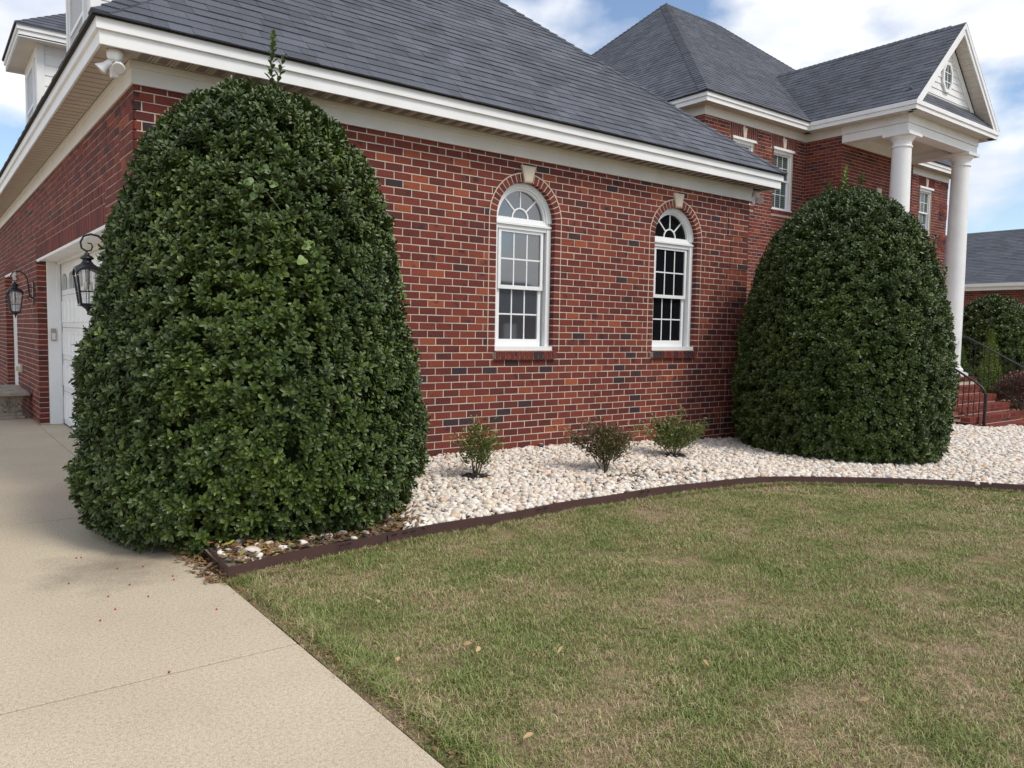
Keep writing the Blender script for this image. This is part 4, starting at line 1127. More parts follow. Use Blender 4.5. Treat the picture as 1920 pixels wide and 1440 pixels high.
# ---------- dormers on the garage side
def dormer(ya, yb, label):
    X = .3; zb_, zt = 4.45, 6.36
    d = MB(); depth = (zt - z0) / SL + e0 + .2
    d.prism([(X, ya, zb_), (X, ya, zt), (depth, ya, zt)], (0, yb - ya, 0)); dor = d.build('dormer', M_WHITE, house, label=label)
    # cheek siding boards
    zz = 4.6
    while zz < zt:
        xe = min(depth, e0 + (min(zz + .0, zt) - z0) / SL + .05)
        m = MB(); x_s = X + .10; z1 = min(zz + .18, zt)
        if xe > x_s + .05:
            m.add([(x_s, ya - .014, zz), (xe, ya - .014, zz), (xe + .18, ya - .002, z1), (x_s, ya - .002, z1), (x_s, ya + .004, zz), (xe, ya + .004, zz)], [(0, 1, 2, 3), (0, 4, 5, 1)]); m.build('siding_board', M_WHITE, dor)
        zz += .18
    c = MB(); c.box((X - .02, ya - .025, 4.5), (X + .10, ya, zt)); c.box((X - .02, ya, 4.5), (X, ya + .12, zt)); c.box((X - .02, yb - .12, 4.5), (X, yb, zt)); c.box((X - .02, ya + .12, zt - .16), (X, yb - .12, zt)); c.box((X - .03, ya + .12, 4.62), (X, yb - .12, 4.72))
    c.build('corner_board', M_WHITE, dor, bevel=.003)
    Pd = pl_left(X)
    wn = MB(); a, e_ = ya + .36, yb - .36; z_0, z_1 = 4.74, zt - .2
    wn.pbox(Pd, a, a + .06, z_0, z_1, 0, .035); wn.pbox(Pd, e_ - .06, e_, z_0, z_1, 0, .035); wn.pbox(Pd, a + .06, e_ - .06, z_1 - .06, z_1, 0, .035); wn.pbox(Pd, a + .06, e_ - .06, z_0, z_0 + .06, 0, .04); wn.pbox(Pd, a + .06, e_ - .06, (z_0 + z_1) / 2 - .025, (z_0 + z_1) / 2 + .025, 0, .03)
    wn.build('window_frame', M_VINYL, dor)
    m = MB(); m.pbox(Pd, a + .06, e_ - .06, z_0 + .06, z_1 - .06, .002, .012); m.build('pane', M_SHADE, dor)
    o = .30; zo = zt + .02
    s = MB(); s.box((X - o, ya - o, zt), (depth + .1, yb + o, zt + .02)); s.build('soffit', M_SOFFITW, dor)
    f = MB()
    for (dd_, za, zb) in ((0, zt - .015, zt + .10), (.025, zt + .10, zt + .19)):
        f.box((X - o - dd_, ya - o - dd_, za), (depth + .3, ya - o + .02, zb)); f.box((X - o - dd_, ya - o + .02, za), (X - o + .02, yb + o, zb)); f.box((X - o - dd_, yb + o, za), (depth + .3, yb + o + .02 + dd_, zb))
    f.build('fascia', M_WHITE, dor, bevel=.003)
    rz = zt + .195; x0 = X - o - .05; y0_, y1_ = ya - o - .05, yb + o + .05; h_ = (y1_ - y0_) / 2; sl_ = .7
    ap = (x0 + h_, (y0_ + y1_) / 2, rz + sl_ * h_); bk = (depth + 1.6, (y0_ + y1_) / 2, rz + sl_ * h_)
    rf_ = MB(); rf_.add([(x0, y0_, rz), (x0, y1_, rz), (depth + 1.6, y1_, rz), (depth + 1.6, y0_, rz), ap, bk, (x0, y0_, rz - .02), (x0, y1_, rz - .02), (depth + 1.6, y1_, rz - .02), (depth + 1.6, y0_, rz - .02)], [(0, 4, 1), (0, 3, 5, 4), (1, 4, 5, 2), (0, 1, 7, 6), (0, 6, 9, 3), (1, 2, 8, 7)])
    rfo = rf_.build('roof', M_SHINGLE, dor)
    # shingle tabs on the slope facing the camera and the front hip
    J = MB(); sq = math.hypot(1, sl_)
    for (O_, ud, vd, poly) in ((Vector((x0, y0_, rz)), Vector((1, 0, 0)), Vector((0, 1, sl_)).normalized(), [(0, 0), (depth + 1.6 - x0, 0), (depth + 1.6 - x0, h_ * sq), (h_, h_ * sq)]),
                               (Vector((x0, y0_, rz)), Vector((0, 1, 0)), Vector((1, 0, sl_)).normalized(), [(0, 0), (2 * h_, 0), (h_, h_ * sq)])):
        nn = ud.cross(vd); nn = nn if nn.z > 0 else -nn
        ed = []
        for i in range(len(poly)):
            p, q = poly[i], poly[(i + 1) % len(poly)]; a_, b_ = q[1] - p[1], -(q[0] - p[0]); ed.append((a_, b_, a_ * p[0] + b_ * p[1]))
        v_ = 0
        while v_ < h_ * sq:
            x = -rng.random() * .2
            while x < max(p[0] for p in poly):
                w = rng.choice([.19, .24, .3]); c_ = [(x + .001, v_), (x + w - .001, v_), (x + w - .001, v_ + .154), (x + .001, v_ + .154)]
                for e in ed:
                    c_ = clip(c_, *e)
                    if not c_: break
                if c_ and len(c_) > 2: shingle_geo(J, O_, ud, vd, nn, c_, .009, v_, .15, rng.random())
                x += w
            v_ += .15
    J.v and J.build('roof_shingles', M_SHINGLE, dor, kind='stuff')
dormer(3.60, 5.44, 'white dormer above the nearer garage door')
dormer(8.72, 10.45, 'white dormer above the pillar between the garage doors')

# ================================================================= SMALL THINGS ON THE HOUSE
def lantern(name, x, y, z, label):
    made = []
    _b = MB.build
    def sb(self, nm, m_, parent=None, **kw):
        self.v = [(x + (a - x) * .75, y + (b - y) * .75, z + (c - z) * .75) for a, b, c in self.v]; return _b(self, nm, m_, parent, **kw)
    MB.build = sb
    try: _lantern(name, x, y, z, label)
    finally: MB.build = _b
def _lantern(name, x, y, z, label):
    t = thing(name, label, 'lantern', (x, y, z), 'black wall lanterns by the garage doors')
    # wall plate
    m = MB(); m.prism([(x - .0, y - .045, z + .12), (x, y + .045, z + .12), (x, y + .06, z + .30), (x, y + .03, z + .42), (x, y, z + .47), (x, y - .03, z + .42), (x, y - .06, z + .30)], (-.02, 0, 0))
    m.prism([(x, y - .045, z + .12), (x, y + .045, z + .12), (x, y + .03, z + .04), (x, y, z - .02), (x, y - .03, z + .04)], (-.02, 0, 0)); m.build('wall_plate', M_IRON, t, bevel=.003)
    # arm: rises from the plate, arcs out and curls over the lantern
    bx = x - .30; m = MB()
    pts = []
    for i in range(9):
        a = -pi / 2 - i * (2 * pi * .85) / 8; pts.append((x - .075 + .045 * math.cos(a) * (1 - i * .06), y, z + .13 + .045 * math.sin(a) * (1 - i * .06)))
    m.tube(pts, .009, 8)
    pts = [(x - .02, y, z + .12), (x - .06, y, z + .14), (x - .09, y, z + .24), (x - .095, y, z + .38), (x - .11, y, z + .50), (x - .15, y, z + .59), (x - .21, y, z + .645), (x - .29, y, z + .66), (x - .365, y, z + .63), (x - .40, y, z + .56), (x - .39, y, z + .49), (x - .34, y, z + .455), (x - .29, y, z + .47), (x - .272, y, z + .515), (x - .29, y, z + .55), (x - .325, y, z + .55)]
    m.tube(pts, .017, 10, r_end=.008); m.tube([(x - .02, y, z + .33), (x - .095, y, z + .34)], .010, 8)
    m.build('arm', M_IRON, t, smooth=True)
    bx = x - .335; m = MB()
    m.lathe((bx, y, z), [(.008, .47), (.012, .44), (.03, .425), (.03, .41), (.055, .40), (.075, .375), (.075, .365), (.05, .355), (.05, .335), (.062, .325), (.062, .31)], 20)
    m.build('finial', M_IRON, t, smooth=True)
    T, B_, zt, zb = .120, .082, .16, -.17       # half widths
    cap = MB(); n = 10
    for s_ in (-1, 1):
        for ax in (0, 1):
            arc = [((2 * i / n - 1) * T * 1.16, .05 + .115 * math.sqrt(max(0, 1 - (2 * i / n - 1) ** 2 * .86))) for i in range(n + 1)]
            for (a, za), (c, zc) in zip(arc, arc[1:]):
                def pt(u, zz, o_): return (bx + (u if ax == 0 else s_ * o_), y + (s_ * o_ if ax == 0 else u), z + .10 + zz)
                cap.add([pt(a, za, T * 1.16), pt(c, zc, T * 1.16), pt(c * .42, .215, T * .45), pt(a * .42, .215, T * .45)], [(0, 1, 2, 3)])
                cap.add([pt(a, za - .022, T * 1.16), pt(c, zc - .022, T * 1.16), pt(c, zc, T * 1.16), pt(a, za, T * 1.16)], [(0, 1, 2, 3)])
                cap.add([pt(a, za - .022, T * 1.16), pt(c, zc - .022, T * 1.16), pt(c, zc - .022, T * .9), pt(a, za - .022, T * .9)], [(0, 1, 2, 3)])
    cap.box((bx - .055, y - .055, z + .30), (bx + .055, y + .055, z + .325)); cap.build('cap', M_IRON, t)
    fr_ = MB()
    for sx in (-1, 1):
        for sy in (-1, 1): fr_.bar((bx + sx * T, y + sy * T, z + zt + .0), (bx + sx * B_, y + sy * B_, z + zb), .024)
    for (hw_, zz) in ((B_ + .006, zb), (B_ + .014, zb - .014)): fr_.box((bx - hw_, y - hw_, z + zz - .012), (bx + hw_, y + hw_, z + zz + .008))
    hm_ = (T + B_) / 2
    for s_ in (-1, 1):
        fr_.bar((bx - hm_, y + s_ * hm_, z - .02), (bx + hm_, y + s_ * hm_, z - .02), .009); fr_.bar((bx + s_ * hm_, y - hm_, z - .02), (bx + s_ * hm_, y + hm_, z - .02), .009)
        fr_.bar((bx, y + s_ * T, z + zt + .09), (bx, y + s_ * B_, z + zb), .009); fr_.bar((bx + s_ * T, y, z + zt + .09), (bx + s_ * B_, y, z + zb), .009)
    fr_.lathe((bx, y, z), [(.004, zb - .13), (.014, zb - .115), (.008, zb - .095), (.018, zb - .08), (.028, zb - .06), (.06, zb - .035), (.075, zb - .022)], 14)
    fr_.build('frame', M_IRON, t)
    for s_ in (-1, 1):
        for ax in (0, 1):
            k = .93
            q = [(-T * k, zt), (-T * k * .6, zt + .09), (T * k * .6, zt + .09), (T * k, zt), (B_ * k, zb), (-B_ * k, zb)]
            oo = [T, T, T, T, B_, B_]
            pts = [(bx + (u if ax == 0 else s_ * w_ * .96), y + (s_ * w_ * .96 if ax == 0 else u), z + zz) for (u, zz), w_ in zip(q, oo)]
            g_ = MB(); g_.prism(pts, ((0, -s_ * .003, 0) if ax == 0 else (-s_ * .003, 0, 0))); g_.build('pane', M_LG, t)
    m = MB(); m.lathe((bx, y, z), [(.010, .22), (.010, .10), (.016, .09), (.016, .0)], 10)
    for i in range(3): a = 2 * pi * i / 3; m.tube([(bx, y, z + .15), (bx + .03 * math.cos(a), y + .03 * math.sin(a), z + .06), (bx + .045 * math.cos(a), y + .045 * math.sin(a), z + .09)], .006, 6)
    m.build('candle_holder', M_IRON, t)
    m = MB()
    for i in range(3): a = 2 * pi * i / 3; m.tube([(bx + .045 * math.cos(a), y + .045 * math.sin(a), z + .09), (bx + .045 * math.cos(a), y + .045 * math.sin(a), z - .01)], .012, 8)
    m.build('candle_sleeve', M_IVORY, t, smooth=True)
M_LG = bpy.data.materials.new('clear_lantern_glass'); M_LG.use_nodes = True
_t = M_LG.node_tree; _b = _t.nodes['Principled BSDF']; _b.inputs['Base Color'].default_value = (.9, .93, .95, 1); _b.inputs['Roughness'].default_value = .05; _b.inputs['Alpha'].default_value = .16
lantern('wall_lantern', -.012, 7.05, 1.87, 'whole black lantern on the pillar between the garage doors')
lantern('wall_lantern', -.014, .66, 1.87, 'nearer black lantern half hidden by the tall holly bush')

t = thing('keypad', 'small tan keypad on the white garage door frame', 'keypad', (.19, 6.71, 1.40))
m = MB(); m.box((.165, 6.682, 1.30), (.235, 6.708, 1.49)); m.build('cover', M_TAN, t, bevel=.008)
m = MB(); m.box((.175, 6.679, 1.32), (.225, 6.682, 1.42)); m.build('button_pad', M_CREAM, t)
t = thing('outlet_cover', 'ivory weatherproof outlet cover on the brick pillar', 'outlet cover', (0, 9.15, .76))
m = MB(); m.box((-.05, 9.05, .70), (-.0, 9.25, .83)); m.build('box', M_IVORY, t, bevel=.01); m = MB(); m.box((-.11, 9.08, .72), (-.05, 9.2, .80)); m.build('lid', M_IVORY, t, bevel=.012)
def floodlight(x, y, z, label):
    t = thing('security_light', label, 'security light', (x, y, z), 'white floodlights under the eaves')
    m = MB(); m.lathe((x, y, z), [(.062, 0), (.062, -.035), (.058, -.055), (.045, -.075), (.02, -.08)], 24); m.build('base', M_VINYL, t, smooth=True)
    def head(d, off, nm):
        q = Vector(d).normalized().to_track_quat('Z', 'Y').to_matrix().to_4x4(); M_ = Matrix.Translation(Vector((x, y, z)) + Vector(off)) @ q
        for part, prof, mt in (('lamp_head', [(.022, -.055), (.026, -.04), (.028, -.0), (.048, .045), (.050, .055)], M_VINYL), ('lens', [(.043, .0555), (.043, .057)], M_GLASSLENS)):
            k = MB(); k.lathe((0, 0, 0), prof, 24); k.v = [tuple(M_ @ Vector(v)) for v in k.v]; k.build(part if nm is None else part, mt, t, smooth=part == 'lamp_head')
        k = MB(); k.tube([(x, y, z - .06), tuple(Vector((x, y, z)) + Vector(off))], .014, 8); k.build('swivel', M_VINYL, t)
    head((-.25, -.75, -.6), (.02, -.05, -.125), None); head((-.8, .25, -.75), (-.07, .01, -.125), None)
    m = MB(); m.box((x - .03, y + .02, z - .2), (x + .03, y + .07, z - .11)); m.build('sensor', M_VINYL, t, bevel=.01)
M_GLASSLENS = mat('floodlight_lens', (.62, .60, .56), .15)
floodlight(-.165, -.165, 3.75, 'white twin floodlight under the corner of the garage eave')
floodlight(8.66, .06, 3.75, 'white twin floodlight under the far end of the wing eave')

# ---------- concrete bench against the pillar
t = thing('garden_bench', 'weathered cast stone bench by the brick garage pillar', 'bench', (-.30, 8.6, 0))
m = MB(); ys0, ys1 = 7.62, 9.55
prof = [(-.58, .385), (-.60, .40), (-.60, .43), (-.57, .45), (-.06, .45), (-.03, .43), (-.03, .40), (-.05, .385)]
m.prism([(x, ys0, z) for x, z in prof], (0, ys1 - ys0, 0)); m.build('seat', M_CAST, t, bevel=.012)
for yc in (7.9, 9.2):
    m = MB()
    sh = [(-.50, .05), (-.13, .05), (-.13, .09), (-.17, .12), (-.19, .2), (-.15, .28), (-.12, .33), (-.12, .385), (-.51, .385), (-.51, .33), (-.48, .28), (-.44, .2), (-.46, .12), (-.50, .09)]
    m.prism([(x, yc - .11, z) for x, z in sh], (0, .22, 0)); m.box((-.53, yc - .14, 0), (-.10, yc + .14, .05))
    lg = m.build('leg', M_CAST, t, bevel=.01)
    m = MB()
    for (cx_, s_) in ((-.40, 1), (-.23, -1)):
        pts = [(cx_ + s_ * (.055 - .005 * i) * math.cos(i * .75), yc - .112, .22 + (.06 - .005 * i) * math.sin(i * .75)) for i in range(9)]; m.tube(pts, .012, 6)
    m.tube([(-.48, yc - .112, .12), (-.42, yc - .114, .14), (-.36, yc - .112, .11)], .012, 6); m.tube([(-.27, yc - .112, .11), (-.2, yc - .114, .14), (-.15, yc - .112, .12)], .012, 6)
    m.build('carving', M_CAST, lg, smooth=True)

# ---------- railings
def rail(name, top, x, label, cat='railing', curve=False, nb=14):
    t = thing(name, label, cat, (x, top[-1][0], top[-1][1] - .9), 'black iron railings of the porch steps')
    m = MB(); pts = [(x, y, z) for y, z in top]; m.tube(pts, .024, 8); m.build('handrail', M_IRON, t, smooth=True)
    (ya, za), (yb, zb) = top[0], top[1 if not curve else -4]
    return t
# right rail
t = rail('stair_railing', [(1.78, 1.60), (1.72, 1.63), (1.66, 1.61), (-.15, .62), (-.28, .50), (-.30, .40)], 20.22, 'long black iron stair railing beside the right column')
m = MB(); m.tube([(20.22, 1.66, .72), (20.22, -.25, -.33)], .014, 6); m.build('bottom_rail', M_IRON, t)
for i in range(16):
    y = 1.58 - i * .115; zt = 1.61 - (1.66 - y) * .547; m = MB(); m.bar((20.22, y, zt - .85), (20.22, y, zt), .014); m.build('baluster', M_IRON, t)
m = MB(); m.bar((20.22, -.30, -.5), (20.22, -.30, .45), .04); m.build('post', M_IRON, t)
t = rail('stair_railing', [(1.7, 1.46), (.30, .62), (.16, .52), (.085, .42), (.06, .33), (.055, .2)], 17.36, 'short black iron stair railing ending beside the rounded holly')
m = MB(); m.tube([(17.36, 1.7, .62), (17.36, .1, -.36)], .014, 6); m.build('bottom_rail', M_IRON, t)
m = MB(); m.bar((17.36, .06, -.40), (17.36, .06, .36), .055); m.build('post', M_IRON, t)
for i in range(13):
    y = .18 + i * .115; zt = .55 + (y - .18) * .60; m = MB(); m.bar((17.36, y, zt - .86), (17.36, y, zt), .016); m.build('baluster', M_IRON, t)

# ================================================================= EDGING
t = thing('garden_edging', 'brown plastic edging strip between the lawn and the white gravel', 'edging', (.0, -2.42, 0))
def strip(path, h, name='edging_strip', thick=.006, lift=0, off=0, label=None):
    m = MB(); n = len(path)
    for i in range(n):
        a = Vector(path[max(i - 1, 0)]); c = Vector(path[min(i + 1, n - 1)]); d = (c - a).normalized(); nn = Vector((d.y, -d.x)); p = Vector(path[i])
        wob = .004 * math.sin(p.x * 5 + p.y * 3)
        for (o_, z_) in ((off, -.03), (off + thick, -.03), (off + thick, h), (off, h)):
            q = p + nn * o_; m.v.append((q.x, q.y, zg(q.x) + z_ + lift + (wob if z_ > 0 else 0)))
    for i in range(n - 1):
        for k in range(4): m.f.append((4 * i + k, 4 * i + (k + 1) % 4, 4 * i + 4 + (k + 1) % 4, 4 * i + 4 + k)); m.r.append(.5)
    m.f.append((0, 1, 2, 3)); m.f.append((4 * n - 1, 4 * n - 2, 4 * n - 3, 4 * n - 4)); m.r += [.5, .5]
    return m.build(name, M_EDGE, t, label=label)
def dense(path, k=8):
    out = []
    P_ = [path[0]] + list(path) + [path[-1]]
    for i in range(1, len(P_) - 2):
        p0, p1, p2, p3 = [Vector(q) for q in P_[i - 1:i + 3]]
        for j in range(k):
            s_ = j / k; out.append(tuple(.5 * ((2 * p1) + (p2 - p0) * s_ + (2 * p0 - 5 * p1 + 4 * p2 - p3) * s_ ** 2 + (3 * p1 - p0 - 3 * p2 + p3) * s_ ** 3)))
    out.append(tuple(path[-1])); return out
DE = dense(EDGE)
i0 = min(range(len(DE)), key=lambda i: abs(DE[i][0] - 1.42)); i1 = min(range(len(DE)), key=lambda i: abs(DE[i][0] - 5.2))
strip(DE[:i0 + 1], .086); strip(DE[i0:i1], .084); strip(DE[i1 - 1:], .080, off=.0)
strip([(-.005, -2.42), (.01, -2.1), (.03, -1.7), (.035, -1.2), (.03, -.6)], .085)
strip([DE[i] for i in range(i0 - 3, i0 + 1)], .072, name='connector', off=.012, lift=.004, label='overlapping connector plate of the edging')
m = MB()
for sx in (1.22, 1.31, 1.385, 3.9, 3.98, 2.62, 2.70, .78, .84):
    for j in range(4):
        x = sx + j * .012; y = edge_y(x) - .024; m.box((x, y - .002, zg(x) + .062), (x + .005, y + .004, zg(x) + .074))
m.build('slot', M_DARK, t)

# ================================================================= GRAVEL
def stone_mesh(seed):
    bm = bmesh.new(); bmesh.ops.create_icosphere(bm, subdivisions=2, radius=1); s_ = seed * 13.7
    R = random.Random(seed); ax = (1, R.uniform(.62, .85), R.uniform(.45, .62))
    for v in bm.verts:
        k = 1 + .16 * mn.noise(v.co * 1.1 + Vector((s_, 0, 0))) + .07 * mn.noise(v.co * 2.7 + Vector((0, s_, 0))); v.co = Vector((v.co.x * ax[0] * k, v.co.y * ax[1] * k, v.co.z * ax[2] * k))
    me = bpy.data.meshes.new('pebble'); bm.to_mesh(me); bm.free(); me.shade_smooth(); me.materials.append(M_PEB); return me
STN = [variant('pebble_%d' % i, stone_mesh(i)) for i in range(9)]
pts = []
def put_stone(x, y, dz, s_): pts.append((x, y, bed_z(x, y) + dz, rng.uniform(-.45, .45), rng.uniform(-.45, .45), rng.uniform(0, 6.28), s_, rng.randrange(9)))
def in_bed(x, y): return y > edge_y(x) + .04 and y < (.0 if x < 8.42 else 1.45) and x > .03 and not (x > 18.2) and not (x > 16.9 and y > -.17) and not (x > 16.8 and y > 1.5)
yy = -6.9
while yy < 1.45:
    xx = 0.03
    while xx < 18.2:
        d2 = math.hypot(xx - CAM.x, yy - CAM.y); st = .036 if d2 < 10 else (.046 if d2 < 13 else .058)
        x, y = xx + rng.uniform(-.5, .5) * st, yy + rng.uniform(-.5, .5) * .037
        if in_bed(x, y) and not (st > .05 and rng.random() < .25):
            under = math.hypot(x - .5, (y + 1.4)) < 1.15 and x < 1.6
            if under and rng.random() < .88: xx += st; continue
            bare = math.hypot((x - 4.75) / .75, (y + 1.72) / .34) < 1 and rng.random() < .62
            if not bare:
                s_ = rng.choice([.015, .018, .021, .025, .029, .034, .042]) * rng.uniform(.9, 1.15) * (1.2 if d2 > 12 else 1)
                put_stone(x, y, rng.uniform(.0, .022), s_)
                if rng.random() < .22: put_stone(x + .01, y + .01, rng.uniform(.02, .034), s_ * rng.uniform(.8, 1.2))
        xx += st
    yy += .037
for (x, y, s_) in ((4.30, -.05, .055), (4.62, -.06, .05), (2.6, -1.35, .05), (2.72, -1.42, .045), (2.85, -1.38, .05), (3.3, -1.75, .045), (3.9, -2.0, .045), (5.1, -1.9, .042), (.22, -2.18, .07), (.40, -2.18, .045), (.58, -2.16, .045), (.45, -1.92, .055), (.80, -2.10, .042), (.92, -2.06, .042), (.68, -2.08, .03), (4.15, -1.75, .05)): put_stone(x, y, .02, s_)
gr = scatter('gravel', pts, STN); gr['label'] = 'white and tan river pebbles covering the bed along the brick wall'
print('stones', len(pts))

# ================================================================= LAWN
def clump(seed, n, rad, h0, h1, w0):
    R = random.Random(seed); m = MB(); r2 = []
    for i in range(n):
        a, r = R.uniform(0, 2 * pi), rad * math.sqrt(R.random()); x, y = r * math.cos(a), r * math.sin(a); h = R.uniform(h0, h1); yaw = R.uniform(0, 2 * pi); lean = R.uniform(.3, 1.9) * h; cu, su = math.cos(yaw), math.sin(yaw); w = w0 * R.uniform(.7, 1.3)
        dx, dy = cu * lean, su * lean; px, py = -su * w / 2, cu * w / 2; rv = R.random(); q = R.random()
        m.add([(x - px, y - py, -.004), (x + px, y + py, -.004), (x + dx * .4 + px * .85, y + dy * .4 + py * .85, h * .62), (x + dx * .4 - px * .85, y + dy * .4 - py * .85, h * .62), (x + dx, y + dy, h * R.uniform(.75, 1.0))], [(0, 1, 2, 3), (3, 2, 4)], rv); r2 += [q, q]
    me = m.mesh('grass'); at = me.attributes.new('rnd2', 'FLOAT', 'FACE'); at.data.foreach_set('value', r2); me.materials.append(M_GRASS); return me
GV = [variant('tuft_%02d' % i, clump(i, 46, .055, .007, .024, .0021)) for i in range(6)] + [variant('tuft_%02d' % (6 + i), clump(50 + i, 44, .11, .010, .026, .0046)) for i in range(4)]
GA = [variant('tuftb_%02d' % i, clump(90 + i, 22, .05, .02, .055, .003)) for i in range(4)]
pts = []; ptb = []
def in_lawn(x, y): return x > .015 + .035 * mn.noise((y * 3, 0, 0)) and y < edge_y(x) - .03
def add_g(x, y, idx, s_, L_=pts): L_.append((x, y, lawn_z(x, y) + .0, rng.uniform(-.12, .12), rng.uniform(-.12, .12), rng.uniform(0, 6.28), s_, idx))
y = -10.5
while y < -2.0:
    x = 0
    while x < 10:
        d2 = math.hypot(x - CAM.x, y - CAM.y)
        st = .042
        if d2 < 8.2 and y > -9.5:
            xx, yy = x + rng.uniform(-.5, .5) * st, y + rng.uniform(-.5, .5) * st
            f = mn.noise((xx * 1.7, yy * 1.7, 3)) * .7 + mn.noise((xx * 6, yy * 6, 9)) * .5
            if in_lawn(xx, yy) and rng.random() < .88 - 1.5 * max(0, f - .12): add_g(xx, yy, rng.randrange(6), rng.uniform(.75, 1.2) * (1.2 - .7 * max(-.25, f)))
        x += st
    y += .042
y = -30
while y < -2.0:
    x = 0
    while x < 36:
        d2 = math.hypot(x - CAM.x, y - CAM.y)
        st = .075 if d2 < 13 else .16
        if d2 >= 8.0 and rng.random() < (.9 if d2 < 18 else .6) and (y > -14):
            xx, yy = x + rng.uniform(-.5, .5) * st, y + rng.uniform(-.5, .5) * st
            if in_lawn(xx, yy): add_g(xx, yy, 6 + rng.randrange(4), rng.uniform(.7, 1.1) * (1.0 if d2 < 13 else 1.5))
        x += st
    y += .075 if y > -14 else .5
print('tufts', len(pts))
lw = scatter('grass', pts, GV); lw['label'] = 'patchy green and tan lawn grass in front of the gravel bed'
# taller tufts along the edging and the driveway
for i in range(900):
    k = rng.random() * (len(DE) - 20); j = int(k); p = Vector(DE[j]).lerp(Vector(DE[j + 1]), k - j); add_g(p.x + rng.uniform(-.02, .02), p.y - .03 - abs(rng.gauss(0, .03)), rng.randrange(4), rng.uniform(.6, 1.1), ptb)
for i in range(520):
    y = rng.uniform(-7.5, -2.5); x = .07 + abs(rng.gauss(0, .05))
    add_g(x, y, rng.randrange(4), rng.uniform(.7, 1.2), ptb)
ge = scatter('grass', ptb, GA); ge['label'] = 'longer grass tufts along the edging and driveway'

# ================================================================= LEAVES
def leaf_geo(m, Mx, L_=.07, W_=.030, fold=.35, curl=.25, rnd=.5, seg=3):
    prof = [(0, .0), (.36, .74), (.70, 1.0), (.92, .52), (1.0, .0)] if seg == 3 else [(0, 0), (.45, 1), (1, 0)]
    vs = []; fs = []
    for t_, w in prof:
        z = -curl * L_ * t_ * t_; hw = W_ / 2 * w
        vs.append((t_ * L_, 0, z))
        if 0 < t_ < 1: vs.append((t_ * L_, hw, z + hw * fold)); vs.append((t_ * L_, -hw, z + hw * fold))
    if seg == 3: fs = [(0, 1, 2), (0, 3, 1), (1, 4, 5, 2), (1, 3, 6, 4), (4, 7, 8, 5), (4, 6, 9, 7), (7, 10, 8), (7, 9, 10)]
    else: fs = [(0, 1, 2), (0, 3, 1), (1, 4, 2), (1, 3, 4)]
    m.add([Mx @ Vector(v) for v in vs], fs, rnd)
def shoot_leaves(R, n=10, L_=.066, sp=(.35, 1.15), stem=.055):
    out = []
    for i in range(n):
        t_ = i / (n - 1); a = i * 2.4 + R.uniform(-.3, .3); el = sp[1] + (sp[0] - sp[1]) * t_ + R.uniform(-.15, .15)
        Mx = Matrix.Translation((0, 0, stem * t_)) @ Matrix.Rotation(a, 4, 'Z') @ Matrix.Rotation(-(pi / 2 - el), 4, 'Y') @ Matrix.Rotation(R.uniform(-.3, .3), 4, 'X')
        out.append((Mx, L_ * R.uniform(.78, 1.15) * (1 - .25 * t_)))
    return out
def shoot_mesh(seed, mat_, n=10, L_=.066, W_=.46, sp=(.35, 1.15), stem=.055, seg=3, rr_=None):
    R = random.Random(seed); m = MB()
    for Mx, l in shoot_leaves(R, n, L_, sp, stem): leaf_geo(m, Mx, l, l * W_, R.uniform(.2, .5), R.uniform(.1, .4), R.random() if rr_ is None else rr_, seg)
    m.tube([(0, 0, -.05), (0, 0, stem)], .0018, 3); me = m.mesh('shoot'); me.materials.append(mat_); return me
HV = [variant('shoot_%02d' % i, shoot_mesh(i, M_HOLLY)) for i in range(8)]
YV = [variant('tip_%02d' % i, shoot_mesh(60 + i, M_YOUNG, 7, .05, .44, (.2, .8), .05)) for i in range(2)]
SEP = set()
